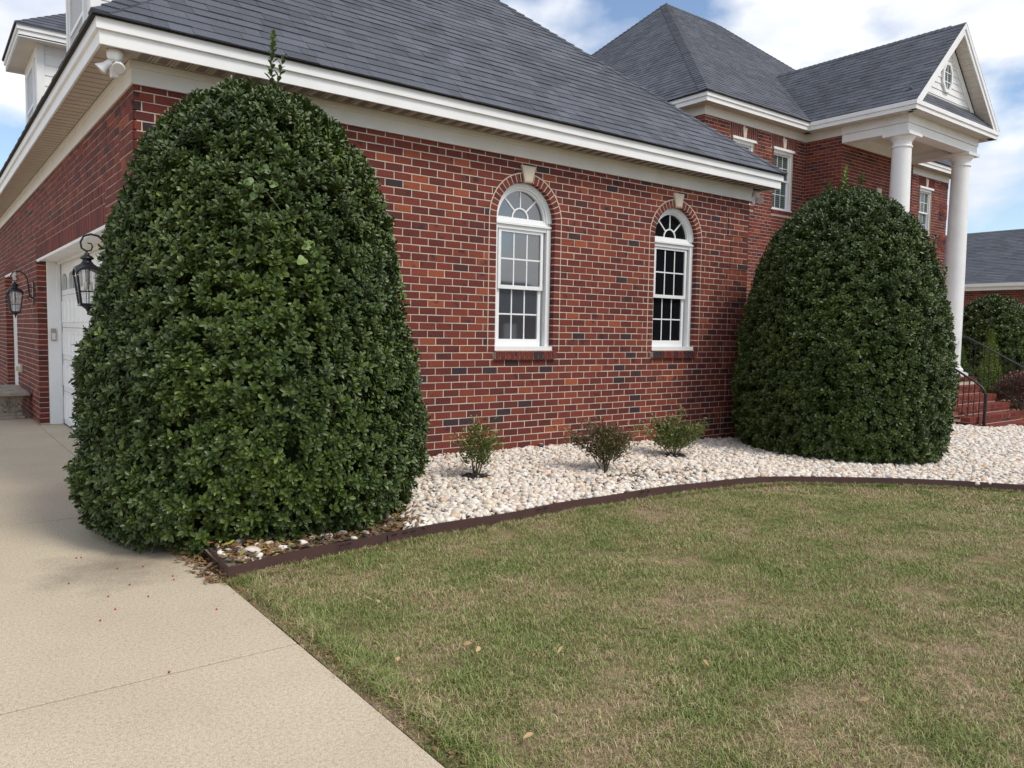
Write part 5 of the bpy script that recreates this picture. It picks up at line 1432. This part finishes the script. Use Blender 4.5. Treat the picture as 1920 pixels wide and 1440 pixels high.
def bush(name, C, pr, label, dens, scale=1.0, lim=lambda p: True, inner=.6, group=None, sep=0, young=.0, lump=.05, trunk=True, vs=None):
    t = thing(name, label, 'bush', tuple(C), group)
    zs = np.array([p[0] for p in pr]); rs = np.array([p[1] for p in pr]); seg = np.hypot(np.diff(zs), np.diff(rs)); ar = seg * (rs[:-1] + rs[1:]) * pi
    total = ar.sum(); cum = np.cumsum(ar) / total
    pts = []; ysp = []; cand = []
    def sample(n, k0, k1, out, store=None, sc=1):
        for _ in range(n):
            i = int(np.searchsorted(cum, rng.random())); i = min(i, len(seg) - 1); s_ = rng.random()
            # area-weighted along the cone segment
            ra, rb = rs[i], rs[i + 1]
            if abs(rb - ra) > 1e-4: s_ = (math.sqrt(ra * ra + rng.random() * (rb * rb - ra * ra)) - ra) / (rb - ra)
            z = zs[i] + (zs[i + 1] - zs[i]) * s_; r = ra + (rb - ra) * s_; a = rng.uniform(0, 2 * pi)
            dz, dr_ = zs[i + 1] - zs[i], rb - ra; l = math.hypot(dz, dr_); nr, nz_ = dz / l, -dr_ / l
            k = rng.uniform(k0, k1); bump_ = lump * (mn.noise((math.cos(a) * 2.2 + C.x, math.sin(a) * 2.2, z * 1.9)) * 1.4 + mn.noise((math.cos(a) * 6, math.sin(a) * 6 + C.x, z * 5)) * .8)
            rr_ = r * k + bump_ * (nr * .9 + .1); zz = z - (1 - k) * .5 * max(0, nz_) + bump_ * max(nz_, 0)
            p = Vector((C.x + rr_ * math.cos(a), C.y + rr_ * math.sin(a), C.z + zz))
            if not lim(p): continue
            if store is not None and mn.noise((math.cos(a) * r * 4.2 + C.x, math.sin(a) * r * 4.2, z * 5.2)) < -.40: continue
            d = Vector((nr * math.cos(a), nr * math.sin(a), nz_)); d = (d + Vector((0, 0, .55)) + Vector((rng.gauss(0, .28), rng.gauss(0, .28), rng.gauss(0, .22)))).normalized()
            q = d.to_track_quat('Z', 'Y') @ Euler((0, 0, rng.uniform(0, 6.28))).to_quaternion(); e = q.to_euler()
            row = (p.x, p.y, p.z, e.x, e.y, e.z, scale * sc * rng.uniform(.8, 1.2), rng.randrange(8)); out.append(row)
            if store is not None: store.append((p, q, row))
    sample(int(total * dens), .94, 1.0, pts, cand); sample(int(total * dens * inner), .84, .93, pts, None, 1.05)
    leaves = 0
    if sep:
        # the shoots that show largest: nearest to the camera, in view; their leaves become parts
        fr_ = sorted((c for c in cand if (c[0] - CAM).length < 9), key=lambda c: (c[0] - CAM).length + (0 if -10 < to_px(c[0])[0] < 1930 else 99))
        chosen = fr_[:sep // 10]; ch = set(id(c[2]) for c in chosen); pts = [p for p in pts if id(p) not in ch]
        LM = []
        for k in range(6):
            m = MB(); leaf_geo(m, Matrix.Identity(4), .066, .030, .2 + .06 * k, .1 + .05 * k, rng.random()); me = m.mesh('leaf'); me.materials.append(M_HOLLY); LM.append(me)
        for (p, q, row) in chosen:
            B_ = Matrix.Translation(p) @ q.to_matrix().to_4x4() @ Matrix.Scale(row[6], 4)
            for Mx, l in shoot_leaves(rng, 10):
                o = link('leaf', rng.choice(LM), t); o.matrix_parent_inverse = Matrix.Identity(4); o.matrix_basis = Matrix.Translation(-C) @ B_ @ Mx @ Matrix.Scale(l / .066, 4)
    fo = scatter('foliage', pts, vs or HV, t)
    if young:
        yp = [(c[0].x, c[0].y, c[0].z, *c[2][3:6], c[2][6], rng.randrange(2)) for c in cand if rng.random() < young * (1.6 if c[0].z > 2.8 else .7)]
        if yp: f2 = scatter('young_foliage', yp, YV, t)
    # closed dark shell behind the leaves; its colour paints the shade inside the bush
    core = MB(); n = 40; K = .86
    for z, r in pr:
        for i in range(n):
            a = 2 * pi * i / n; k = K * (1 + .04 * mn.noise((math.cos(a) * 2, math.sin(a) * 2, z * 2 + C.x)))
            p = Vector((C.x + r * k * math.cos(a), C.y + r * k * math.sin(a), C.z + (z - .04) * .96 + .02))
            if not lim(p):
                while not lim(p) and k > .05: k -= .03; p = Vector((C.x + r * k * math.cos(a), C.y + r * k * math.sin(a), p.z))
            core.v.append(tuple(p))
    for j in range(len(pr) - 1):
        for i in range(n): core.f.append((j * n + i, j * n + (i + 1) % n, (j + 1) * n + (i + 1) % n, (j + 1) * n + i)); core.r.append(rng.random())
    core.build('inner_shade_core', M_CORE, t, smooth=True, kind='stuff')
    if trunk:
        m = MB(); m.tube([(C.x, C.y, C.z - .1), (C.x + .02, C.y, C.z + .6), (C.x - .02, C.y + .02, C.z + 1.5)], .07, 10, r_end=.03)
        for i in range(7):
            a = i * .9 + .3; m.tube([(C.x, C.y, C.z + .05), (C.x + .25 * math.cos(a), C.y + .25 * math.sin(a), C.z + .3), (C.x + .7 * math.cos(a), C.y + .7 * math.sin(a), C.z + .7)], .03, 6, r_end=.01)
        m.build('trunk', M_BARK, t)
    return t
lim1 = lambda p: not (p.x > -.05 and p.y > -.045) and not (p.y > -.38 and p.z > 3.66) and p.z > .04
b1 = bush('holly_bush', B1C, PR1, 'tall domed holly bush at the corner of the house beside the driveway', 400, .90, lim1, sep=290, young=.02, lump=.05)
lim2 = lambda p: not (p.x < 8.50 and p.y > -.06) and p.z > bed_z(p.x, p.y) + .02
b2 = bush('holly_bush', B2C, PR2, 'broad rounded holly bush at the far end of the low wing', 360, .88, lim2, young=.014, lump=.035)
b3 = bush('holly_bush', B3C, PR3, 'distant rounded holly bush beyond the stair railing', 95, 1.7, young=.004, lump=.05)
bush('holly_bush', Vector((27.3, 1.4, -.5)), [(.2, 1.0), (.9, 1.3), (1.8, 1.15), (2.4, .7), (2.7, 0)], 'smaller holly bush at the right edge, in front of the neighbouring house', 70, 1.9, lump=.05, trunk=False)
# sprigs standing above the clipped tops
def sprig(parent, base, tip, n, l, m_=M_HOLLY, seed=0):
    R = random.Random(seed); base, tip = Vector(base), Vector(tip); m = MB(); d = (tip - base); q = d.normalized().to_track_quat('Z', 'Y')
    tw = MB(); mid = base.lerp(tip, .5) + Vector((.01, 0, 0)); tw.tube([base, mid, tip], .004, 5, r_end=.0015); tw.build('twig', M_TWIG, parent)
    for i in range(n):
        f = i / (n - 1); p = base.lerp(tip, f); el = .9 - .5 * f
        Mx = Matrix.Translation(p) @ q.to_matrix().to_4x4() @ Matrix.Rotation(i * 2.4, 4, 'Z') @ Matrix.Rotation(-(pi / 2 - el), 4, 'Y')
        leaf_geo(m, Mx, l * 1.25 * R.uniform(.8, 1.1) * (1.05 - .35 * f), l * .62, .35, .15, R.random())
    m.build('sprig', m_, parent)
sprig(b1, (.93, -.62, 3.50), (.945, -.66, 3.985), 34, .062, seed=1); sprig(b1, (.97, -.64, 3.55), (1.03, -.66, 3.83), 16, .06, seed=2); sprig(b1, (.94, -.64, 3.86), (.945, -.66, 4.0), 8, .05, M_YOUNG, 3)
for i, (x, y, h) in enumerate(((.55, -.85, .12), (1.25, -.62, .16), (1.42, -.55, .13), (.35, -.75, .1))):
    z = B1C.z + 3.3; sprig(b1, (x, y, 3.38 - abs(x - .74) * .5), (x + .03, y, 3.38 - abs(x - .74) * .5 + h + .05), 12, .055, seed=9 + i)
for i, (dx, dy, h) in enumerate(((-.28, -.1, .30), (-.12, 0, .12), (.05, .1, .16), (-.5, 0, .14), (.25, 0, .1), (-.05, -.2, .12))):
    zt = B2C.z + 3.68 - abs(dx) * .35; sprig(b2, (B2C.x + dx, B2C.y + dy, zt), (B2C.x + dx + .02, B2C.y + dy, zt + h), 18, .062, M_YOUNG if i in (0, 2) else M_HOLLY, 20 + i)
for i, (ux, uz, h) in enumerate(((1.05, 2.72, .22), (1.2, 2.35, .15))):
    x, y = B2C.x + ux * .7, B2C.y - ux * .75; sprig(b2, (x, y, uz - .1), (x + .05, y - .04, uz + h), 16, .06, seed=30 + i)
# vine in the near bush
t = thing('climbing_vine', 'pale green vine leaves climbing through the tall holly bush', 'vine', (.6, -1.6, 2.5))
def bush_point(C, pr, px, py, k=1.02):
    d = (FW + R2 * ((px - 960) / 1456.43) - U2 * ((py - 720) / 1456.43))
    s_ = 2.0
    while s_ < 14:
        p = CAM + d * s_
        if in_bush(p, C, pr, k): return p
        s_ += .02
    return None
VP = [(468, 342), (497, 318), (480, 352), (512, 345), (575, 462), (590, 475), (566, 488), (475, 368), (580, 458)]
for i, (a, c) in enumerate(VP):
    p = bush_point(B1C, PR1, a, c, 1.05)
    if p is None: continue
    m = MB(); q = (CAM - p).normalized(); q = (q + Vector((rng.uniform(-.3, .3), rng.uniform(-.3, .3), .5))).normalized().to_track_quat('Z', 'Y').to_matrix().to_4x4()
    Mx = Matrix.Translation(p) @ q @ Matrix.Rotation(rng.uniform(0, 6), 4, 'Z'); rad = rng.uniform(.026, .04); pts = [(0, 0, 0)]
    for k in range(15): an = 2 * pi * k / 15; rr2 = rad * (1 + .22 * math.cos(an * 3)); pts.append((rr2 * math.cos(an), rr2 * math.sin(an), .006 * math.cos(an * 2)))
    m.add([Mx @ Vector(v) for v in pts], [(0, k + 1, (k + 1) % 15 + 1) for k in range(15)], rng.random()); m.build('leaf', M_VINE, t)
vp = [bush_point(B1C, PR1, a, c, 1.02) for a, c in ((478, 330), (500, 360), (560, 440), (585, 480))]; m = MB(); m.tube([v for v in vp if v], .0022, 5); m.build('stem', M_TWIG, t)
t = thing('climbing_vine', 'bright green vine edging the right side of the tall holly bush', 'vine', (1.9, -1.0, 2.5))
pth = []
for i, z in enumerate(np.linspace(2.95, 1.85, 22)):
    r = prof_r(PR1, z) + .055; d = (Vector((B1C.x, B1C.y, 0)) - Vector((CAM.x, CAM.y, 0))).normalized(); s_ = Vector((d.y, -d.x, 0)); p = Vector((B1C.x, B1C.y, z)) + s_ * r - d * .1; pth.append(p)
    for k in range(2):
        m = MB(); q = (-d + Vector((rng.uniform(-.6, .6), rng.uniform(-.6, .6), rng.uniform(-.2, .7)))).normalized().to_track_quat('Z', 'Y').to_matrix().to_4x4(); Mx = Matrix.Translation(p + Vector((rng.uniform(-.03, .03),) * 3)) @ q; rad = rng.uniform(.018, .034); pts = [(0, 0, 0)]
        for kk in range(12): an = 2 * pi * kk / 12; r3 = rad * (1 + .2 * math.cos(an * 3)); pts.append((r3 * math.cos(an), r3 * math.sin(an), 0))
        m.add([Mx @ Vector(v) for v in pts], [(0, a + 1, (a + 1) % 12 + 1) for a in range(12)], rng.random()); m.build('leaf', M_VINE, t)
m = MB(); m.tube(pth, .0025, 5); m.build('stem', M_TWIG, t)

# ---------- three small shrubs in the gravel
def shrub(x, y, h, w, label, m_, nst, nl, seed, disc=True, bareh=.3):
    R = random.Random(seed); z = bed_z(x, y) + .01; t = thing('azalea_shrub', label, 'shrub', (x, y, z), 'small shrubs in the white gravel'); tips = []
    for i in range(nst):
        a = i * 2.4 + R.uniform(-.4, .4); r = w * R.uniform(.08, .48); top = Vector((x + r * math.cos(a), y + r * math.sin(a), z + h * (R.uniform(.80, .98) if r < w * .3 else R.uniform(.5, .8))))
        mid = Vector((x + r * .45 * math.cos(a) + R.uniform(-.02, .02), y + r * .45 * math.sin(a), z + h * R.uniform(.3, .45))); s_ = MB(); s_.tube([(x + R.uniform(-.015, .015), y + R.uniform(-.015, .015), z - .03), mid, top], .0085, 6, r_end=.002)
        for k in range(6):
            f = R.uniform(-.35, 1); b0 = mid.lerp(top, f); a2 = R.uniform(0, 2 * pi); e = b0 + Vector((math.cos(a2), math.sin(a2), R.uniform(.3, 1.2))) * w * R.uniform(.12, .26); s_.tube([b0, e], .003, 4, r_end=.0012); tips.append(e); tips.append(b0.lerp(e, .5))
        s_.build('stem', M_BARK, t); tips.append(top)
    f_ = MB()
    for i in range(nl):
        e = R.choice(tips); p = e + Vector((R.gauss(0, .036), R.gauss(0, .036), R.gauss(-.01, .034)))
        if p.z < z + h * bareh: continue
        d = Vector((p.x - x, p.y - y, .12)).normalized() + Vector((R.gauss(0, .5), R.gauss(0, .5), R.gauss(.3, .5))); q = d.to_track_quat('X', 'Z').to_matrix().to_4x4()
        leaf_geo(f_, Matrix.Translation(p) @ q @ Matrix.Rotation(R.uniform(-1, 1), 4, 'X'), R.uniform(.030, .050), R.uniform(.016, .023), .3, .1, R.random(), 2)
    f_.build('foliage', m_, t, kind='stuff')
    if disc:
        d_ = MB(); n = 18; d_.v = [(x, y, z + .032)] + [(x + (.16 + .03 * math.sin(k * 2.1)) * math.cos(2 * pi * k / n), y + (.12 + .02 * math.cos(k * 1.7)) * math.sin(2 * pi * k / n), z + .028 + .012 * math.sin(k * 2.7)) for k in range(n)]
        d_.f = [(0, k + 1, (k + 1) % n + 1) for k in range(n)]; d_.r = [.5] * n; d_.build('weed_cloth', M_MULCH, t)
    return t
shrub(2.83, -1.0, .44, .46, 'upright green shrub with yellowish tips, nearest the tall holly', M_SHRUB, 6, 1300, 5, bareh=.14)
shrub(4.20, -1.40, .48, .64, 'rust-tinged shrub with open stems, the middle one of three', M_RUST, 8, 2900, 6, disc=False, bareh=.18)
shrub(5.72, -1.02, .42, .64, 'low bushy green shrub below the dark arched window', M_SHRUB, 7, 3000, 8, bareh=.2)
# bright young plant at the foot of the second bush
t = thing('leafy_seedling', 'bright green seedling at the foot of the rounded holly', 'seedling', (7.35, -1.15, .06))
m = MB()
for i in range(9):
    a = i * 2.4; Mx = Matrix.Translation((7.33 + .03 * math.cos(a), -1.2 + .03 * math.sin(a), bed_z(7.3, -1.2) + .04 + .012 * i)) @ Matrix.Rotation(a, 4, 'Z') @ Matrix.Rotation(-.5, 4, 'Y'); leaf_geo(m, Mx, .10, .045, .2, .3, rng.random())
m.build('leaf', M_VINE, t)
# garden spike light by the wall
t = thing('spike_light', 'small blue-black spike light in the gravel against the brick wall', 'garden light', (4.42, -.08, .2))
m = MB(); m.lathe((4.40, -.10, bed_z(4.4, -.1)), [(.03, 0), (.032, .05), (.038, .055), (.038, .075), (.03, .08)], 18); m.build('body', M_SLATE, t, smooth=True)
m = MB(); m.lathe((4.40, -.10, bed_z(4.4, -.1)), [(.024, .0805), (.024, .083)], 18); m.build('lens', M_GLASSLENS, t)

# ================================================================= LITTER, BERRIES, FALLEN LEAVES
def flat_leaf(m, x, y, z, l, R, lift=.006):
    Mx = Matrix.Translation((x, y, z)) @ Matrix.Rotation(R.uniform(0, 6.28), 4, 'Z') @ Matrix.Rotation(R.uniform(-.5, .2), 4, 'Y') @ Matrix.Rotation(R.uniform(-.6, .6), 4, 'X'); leaf_geo(m, Mx, l, l * R.uniform(.4, .6), R.uniform(-.3, .5), R.uniform(-.3, .3), R.random())
m = MB(); R = random.Random(3)
for i in range(3000):
    if R.random() < .2: x, y = R.uniform(-.15, .1), R.uniform(-2.45, -1.2); x += (-.0) ; zz = .006
    else: x, y = R.uniform(.04, 1.6), R.uniform(-2.36, -1.3); zz = bed_z(x, y) + .02
    if x < .0 and y > -1.3: continue
    if x < 0 and R.random() < (-x) * 4.5: continue
    if x < 0 or y > edge_y(x) + .02: flat_leaf(m, x, y, zz + R.uniform(0, .02), R.uniform(.025, .06), R)
for i in range(420):
    y = R.uniform(-7.0, -2.4); x = .03 + R.gauss(.0, .03)
    if x > -.02: flat_leaf(m, x, y, .004, R.uniform(.012, .035), R)
o = m.build('leaf_litter', M_LITTER, kind='stuff'); o['label'] = 'brown and yellow fallen leaves round the edging corner'
m = MB()
for i in range(190):
    if i < 150: x, y, zz = R.uniform(.05, 1.3), R.uniform(-2.35, -1.7), None
    else: x, y, zz = R.uniform(-.12, .0), R.uniform(-2.45, -1.6), .008
    if zz is None:
        if y < edge_y(x) + .03: continue
        zz = bed_z(x, y) + .03
    m.lathe((x, y, zz), [(.001, -.004), (.004, -.002), (.0042, .001), (.001, .004)], 6)
o = m.build('berries', M_BERRY, kind='stuff', smooth=True); o['label'] = 'tiny red holly berries fallen in the bed corner'
def bpz(px, py, z=0.0):
    d = (FW + R2 * ((px - 960) / 1456.43) - U2 * ((py - 720) / 1456.43)); return CAM + d * ((z - CAM.z) / d.z)
bm_ = MB(); bm_.lathe((0, 0, 0), [(.001, -.0055), (.0045, -.003), (.0052, 0), (.0045, .003), (.001, .0055)], 10); BME = bm_.mesh('berry', True); BME.materials.append(M_BERRY)
B_AT = [(129, 1094), (243, 1096), (203, 1118), (278, 1118), (216, 1142), (188, 1163), (406, 1142), (317, 1260), (324, 1080), (326, 1087), (152, 1045), (143, 1046), (220, 1066), (268, 1062)]
for i, (a, c) in enumerate(B_AT):
    p = bpz(a, c, .005); o = bpy.data.objects.new('berry', BME); COL.objects.link(o); o.location = p; o.rotation_euler = (rng.random(), rng.random(), 0); tag(o, 'single red holly berry lying on the concrete driveway', 'berry', 'red berries scattered on the driveway')
DL = []
for k in range(4):
    m = MB(); flat_leaf(m, 0, 0, 0, 1.0, random.Random(70 + k)); me = m.mesh('fallen_leaf'); me.materials.append(M_DRY); DL.append(me)
L_AT = [(1045, 1226), (885, 1205), (893, 1222), (745, 1240), (870, 1265), (775, 1270), (995, 1110), (712, 1130), (700, 1125), (905, 1290), (1218, 1180), (1440, 1120), (1330, 1250), (1630, 1310), (1000, 1225), (980, 1385)]
for i, (a, c) in enumerate(L_AT):
    p = bpz(a, c, .03); o = bpy.data.objects.new('fallen_leaf', DL[i % 4]); COL.objects.link(o); o.location = p; s_ = rng.uniform(.03, .055); o.scale = (s_,) * 3; o.rotation_euler = (0, 0, rng.uniform(0, 6)); tag(o, 'dry tan leaf lying on the patchy lawn', 'fallen leaf', 'dry leaves scattered on the lawn')

# ================================================================= BEYOND THE STEPS
nb = thing('neighbouring_house', 'low red brick house with a dark roof beyond the holly bush', 'house', (34.8, 0, -.6))
NX, NZ = 34.8, 3.90
m = MB(); m.box((NX, -14, -.7), (NX + 9, 16, NZ - .25)); nw = m.build('wall', M_MORTAR, nb)
PN = pl_left(NX - .008); bk = MB()
for q, pr, full in lay(PN, -8, 12, -22, 31, .05): brick_geo(bk, PN, q, pr, rr())
bk.build('brickwork', M_BRICK, nw, kind='stuff')
m = MB(); m.box((NX - .35, -14.3, NZ - .02), (NX - .02, 16.3, NZ)); m.prism([(NX - .38, -14, NZ - .24), (NX - .38, -14, NZ - .02), (NX + 4.5, -14, NZ + 2.9), (NX + 4.5, -14, NZ - .24)], (0, .02, 0)); m.box((NX - .45, -14.3, NZ - .10), (NX - .33, 16.3, NZ + .04)); m.box((NX - .35, -14.3, NZ - .25), (NX - .01, 16.3, NZ - .10)); m.build('gutter', M_WHITE, nb)
rn = MB(); ns = .60; O = Vector((NX - .45, -14.4, NZ + .04)); u_ = Vector((0, 1, 0)); v_ = Vector((1, 0, ns)).normalized(); nn = -u_.cross(v_) if u_.cross(v_).z < 0 else u_.cross(v_)
rn.add([tuple(O), tuple(O + u_ * 30.8), tuple(O + u_ * 30.8 + v_ * 5.3), tuple(O + v_ * 5.3)], [(0, 1, 2, 3)]); nro = rn.build('roof', M_DARK, nb)
js = MB(); v0 = 0
while v0 < 5.2:
    x = 3 - rng.random()
    while x < 27: w = rng.choice([.24, .34, .45, .6]); shingle_geo(js, O, u_, v_, nn, [(x, v0), (x + w - .004, v0), (x + w - .004, v0 + .155), (x, v0 + .155)], rng.choice([.010, .012]), v0, .15, rng.random()); x += w
    v0 += .15
js.build('shingles', M_SHINGLE, nro, kind='stuff')
# white eave corner of the neighbour's porch
m = MB(); m.prism([(NX - 2.0, 3.2, 4.15), (NX - 2.0, 3.35, 4.15), (NX - 2.0, 3.9, 3.9), (NX - 2.0, 3.9, 3.65), (NX - 2.0, 2.2, 3.65), (NX - 2.0, 2.2, 4.3)], (2.0, 0, 0)); m.build('porch_eave', M_WHITE, nb)
# conifer
t = thing('young_conifer', 'small yellow-green conifer behind the stair railing', 'conifer', (21.9, 1.75, -.45))
m = MB(); m.tube([(21.9, 1.75, -.5), (21.9, 1.75, 1.75)], .03, 6, r_end=.006); m.build('trunk', M_BARK, t)
def cone_leaves(cx, cy, z0, z1, r0, n, m_, t, l=.07, name='crown', seed=1):
    R = random.Random(seed); f_ = MB()
    for i in range(n):
        f = R.random() ** 1.3; z = z0 + (z1 - z0) * f; r = r0 * (1 - f ** 1.7 * .95) * math.sqrt(R.uniform(.35, 1)) * (1 + .15 * math.sin(z * 11)); a = R.uniform(0, 2 * pi); p = Vector((cx + r * math.cos(a), cy + r * math.sin(a), z))
        d = Vector((math.cos(a) * .5 + R.gauss(0, .3), math.sin(a) * .5 + R.gauss(0, .3), R.uniform(.4, 1.2))); q = d.to_track_quat('X', 'Z').to_matrix().to_4x4(); leaf_geo(f_, Matrix.Translation(p) @ q, l * R.uniform(.6, 1.2), l * .35, .3, .1, R.random(), 2)
    f_.build(name, m_, t, kind='stuff')
cone_leaves(21.9, 1.75, .0, 1.82, .34, 3200, M_CON, t)
t = thing('young_conifer', 'low green conifer hummock left of the pointed one', 'conifer', (21.3, 2.4, -.45)); cone_leaves(21.2, 2.25, -.3, 1.35, .55, 3400, mat('dark_conifer_needle', rough=.6, nodes=n_leaf((.06, .11, .02), (.10, .16, .03), (.14, .2, .04))), t, seed=3)
m = MB(); m.tube([(21.2, 2.25, -.5), (21.2, 2.25, 1.1)], .03, 6); m.build('trunk', M_BARK, t)
# purple barberries
def mound(x, y, rx, h, label, n, seed, z0=-.5):
    t = thing('barberry_shrub', label, 'shrub', (x, y, z0), 'purple shrubs beyond the steps'); R = random.Random(seed); f_ = MB()
    for i in range(n):
        a, c = R.uniform(0, 2 * pi), R.random() ** .6; r = rx * math.sqrt(1 - (1 - c) ** 2 * 0) * c; z = z0 + h * math.sqrt(max(.02, 1 - c * c)) * R.uniform(.55, 1.08) * (1 + .12 * mn.noise((x + r * math.cos(a) * 3, y + r * math.sin(a) * 3, 1)))
        p = Vector((x + r * math.cos(a), y + r * math.sin(a), z)); d = Vector((math.cos(a) * c + R.gauss(0, .4), math.sin(a) * c + R.gauss(0, .4), R.uniform(-.2, 1))); q = d.to_track_quat('X', 'Z').to_matrix().to_4x4(); leaf_geo(f_, Matrix.Translation(p) @ q, R.uniform(.05, .09), .035, .3, .1, R.random(), 2)
    f_.build('foliage', M_BARB, t, kind='stuff')
    m = MB()
    for i in range(8): a = i * .8; m.tube([(x, y, z0), (x + rx * .6 * math.cos(a), y + rx * .6 * math.sin(a), z0 + h * .7)], .012, 5, r_end=.003)
    m.build('stem', M_BARK, t)
mound(21.5, .75, .85, 1.22, 'purple barberry behind the middle of the stair railing', 9000, 1); mound(23.0, .2, .9, 1.25, 'purple barberry at the right edge behind the railing', 7000, 2); mound(21.3, -.35, .6, .85, 'low purple barberry at the foot of the stair railing', 5000, 4); mound(22.3, -.75, .8, .95, 'front purple barberry near the walk', 6000, 5)
print('objects', len(SC.objects))

# ================================================================= ACROSS THE STREET (seen only mirrored in the window)
def street_tree(x, y, h, r0, label, seed):
    t = thing('street_tree', label, 'tree', (x, y, -.62)); m = MB(); m.tube([(x, y, -.7), (x + .1, y, h * .45), (x, y + .1, h * .8)], .22, 8, r_end=.06)
    R = random.Random(seed)
    for i in range(6): a = i * 1.1; m.tube([(x, y, h * .35), (x + r0 * .6 * math.cos(a), y + r0 * .6 * math.sin(a), h * .65)], .08, 5, r_end=.02)
    m.build('trunk', M_BARK, t); f_ = MB()
    for i in range(5000):
        d = Vector((R.gauss(0, 1), R.gauss(0, 1), R.gauss(0, 1))).normalized(); k = R.uniform(.55, 1) * (1 + .3 * mn.noise(d * 2 + Vector((seed, 0, 0)))); p = Vector((x + d.x * r0 * k, y + d.y * r0 * k, h * .66 + d.z * h * .34 * k)); q = d.to_track_quat('X', 'Z').to_matrix().to_4x4()
        leaf_geo(f_, Matrix.Translation(p) @ q @ Matrix.Rotation(R.uniform(0, 6), 4, 'X'), .38, .26, .2, .2, R.random(), 2)
    f_.build('crown', M_SHRUB, t, kind='stuff')
street_tree(27, -37, 7.5, 2.6, 'leafy tree across the street, mirrored in the arched window', 1); street_tree(49, -42, 8.5, 3.2, 'taller tree across the street beside the far house', 2); street_tree(60, -36, 7, 2.8, 'tree across the street at the far right', 3)
t = thing('house_across_street', 'grey-roofed brick house across the street', 'house', (38, -48, -.62)); m = MB(); m.box((31, -52, -.7), (46, -44, 2.9)); m.build('wall', M_BRICK, t)
m = MB(); m.prism([(30.6, -43.5, 2.9), (30.6, -52.5, 2.9), (34, -48, 5.9)], (0, 0, .01)); m = MB(); m.add([(30.5, -43.4, 2.85), (46.5, -43.4, 2.85), (46.5, -52.6, 2.85), (30.5, -52.6, 2.85), (34.5, -48, 6.0), (42.5, -48, 6.0)], [(0, 1, 5, 4), (2, 3, 4, 5), (0, 4, 3), (1, 2, 5), (3, 2, 1, 0)]); m.build('roof', M_SHINGLE, t)
for x in (33, 37, 41): m = MB(); m.box((x, -44.02, .6), (x + 1.3, -43.96, 2.2)); m.build('window', M_VINYL, t)
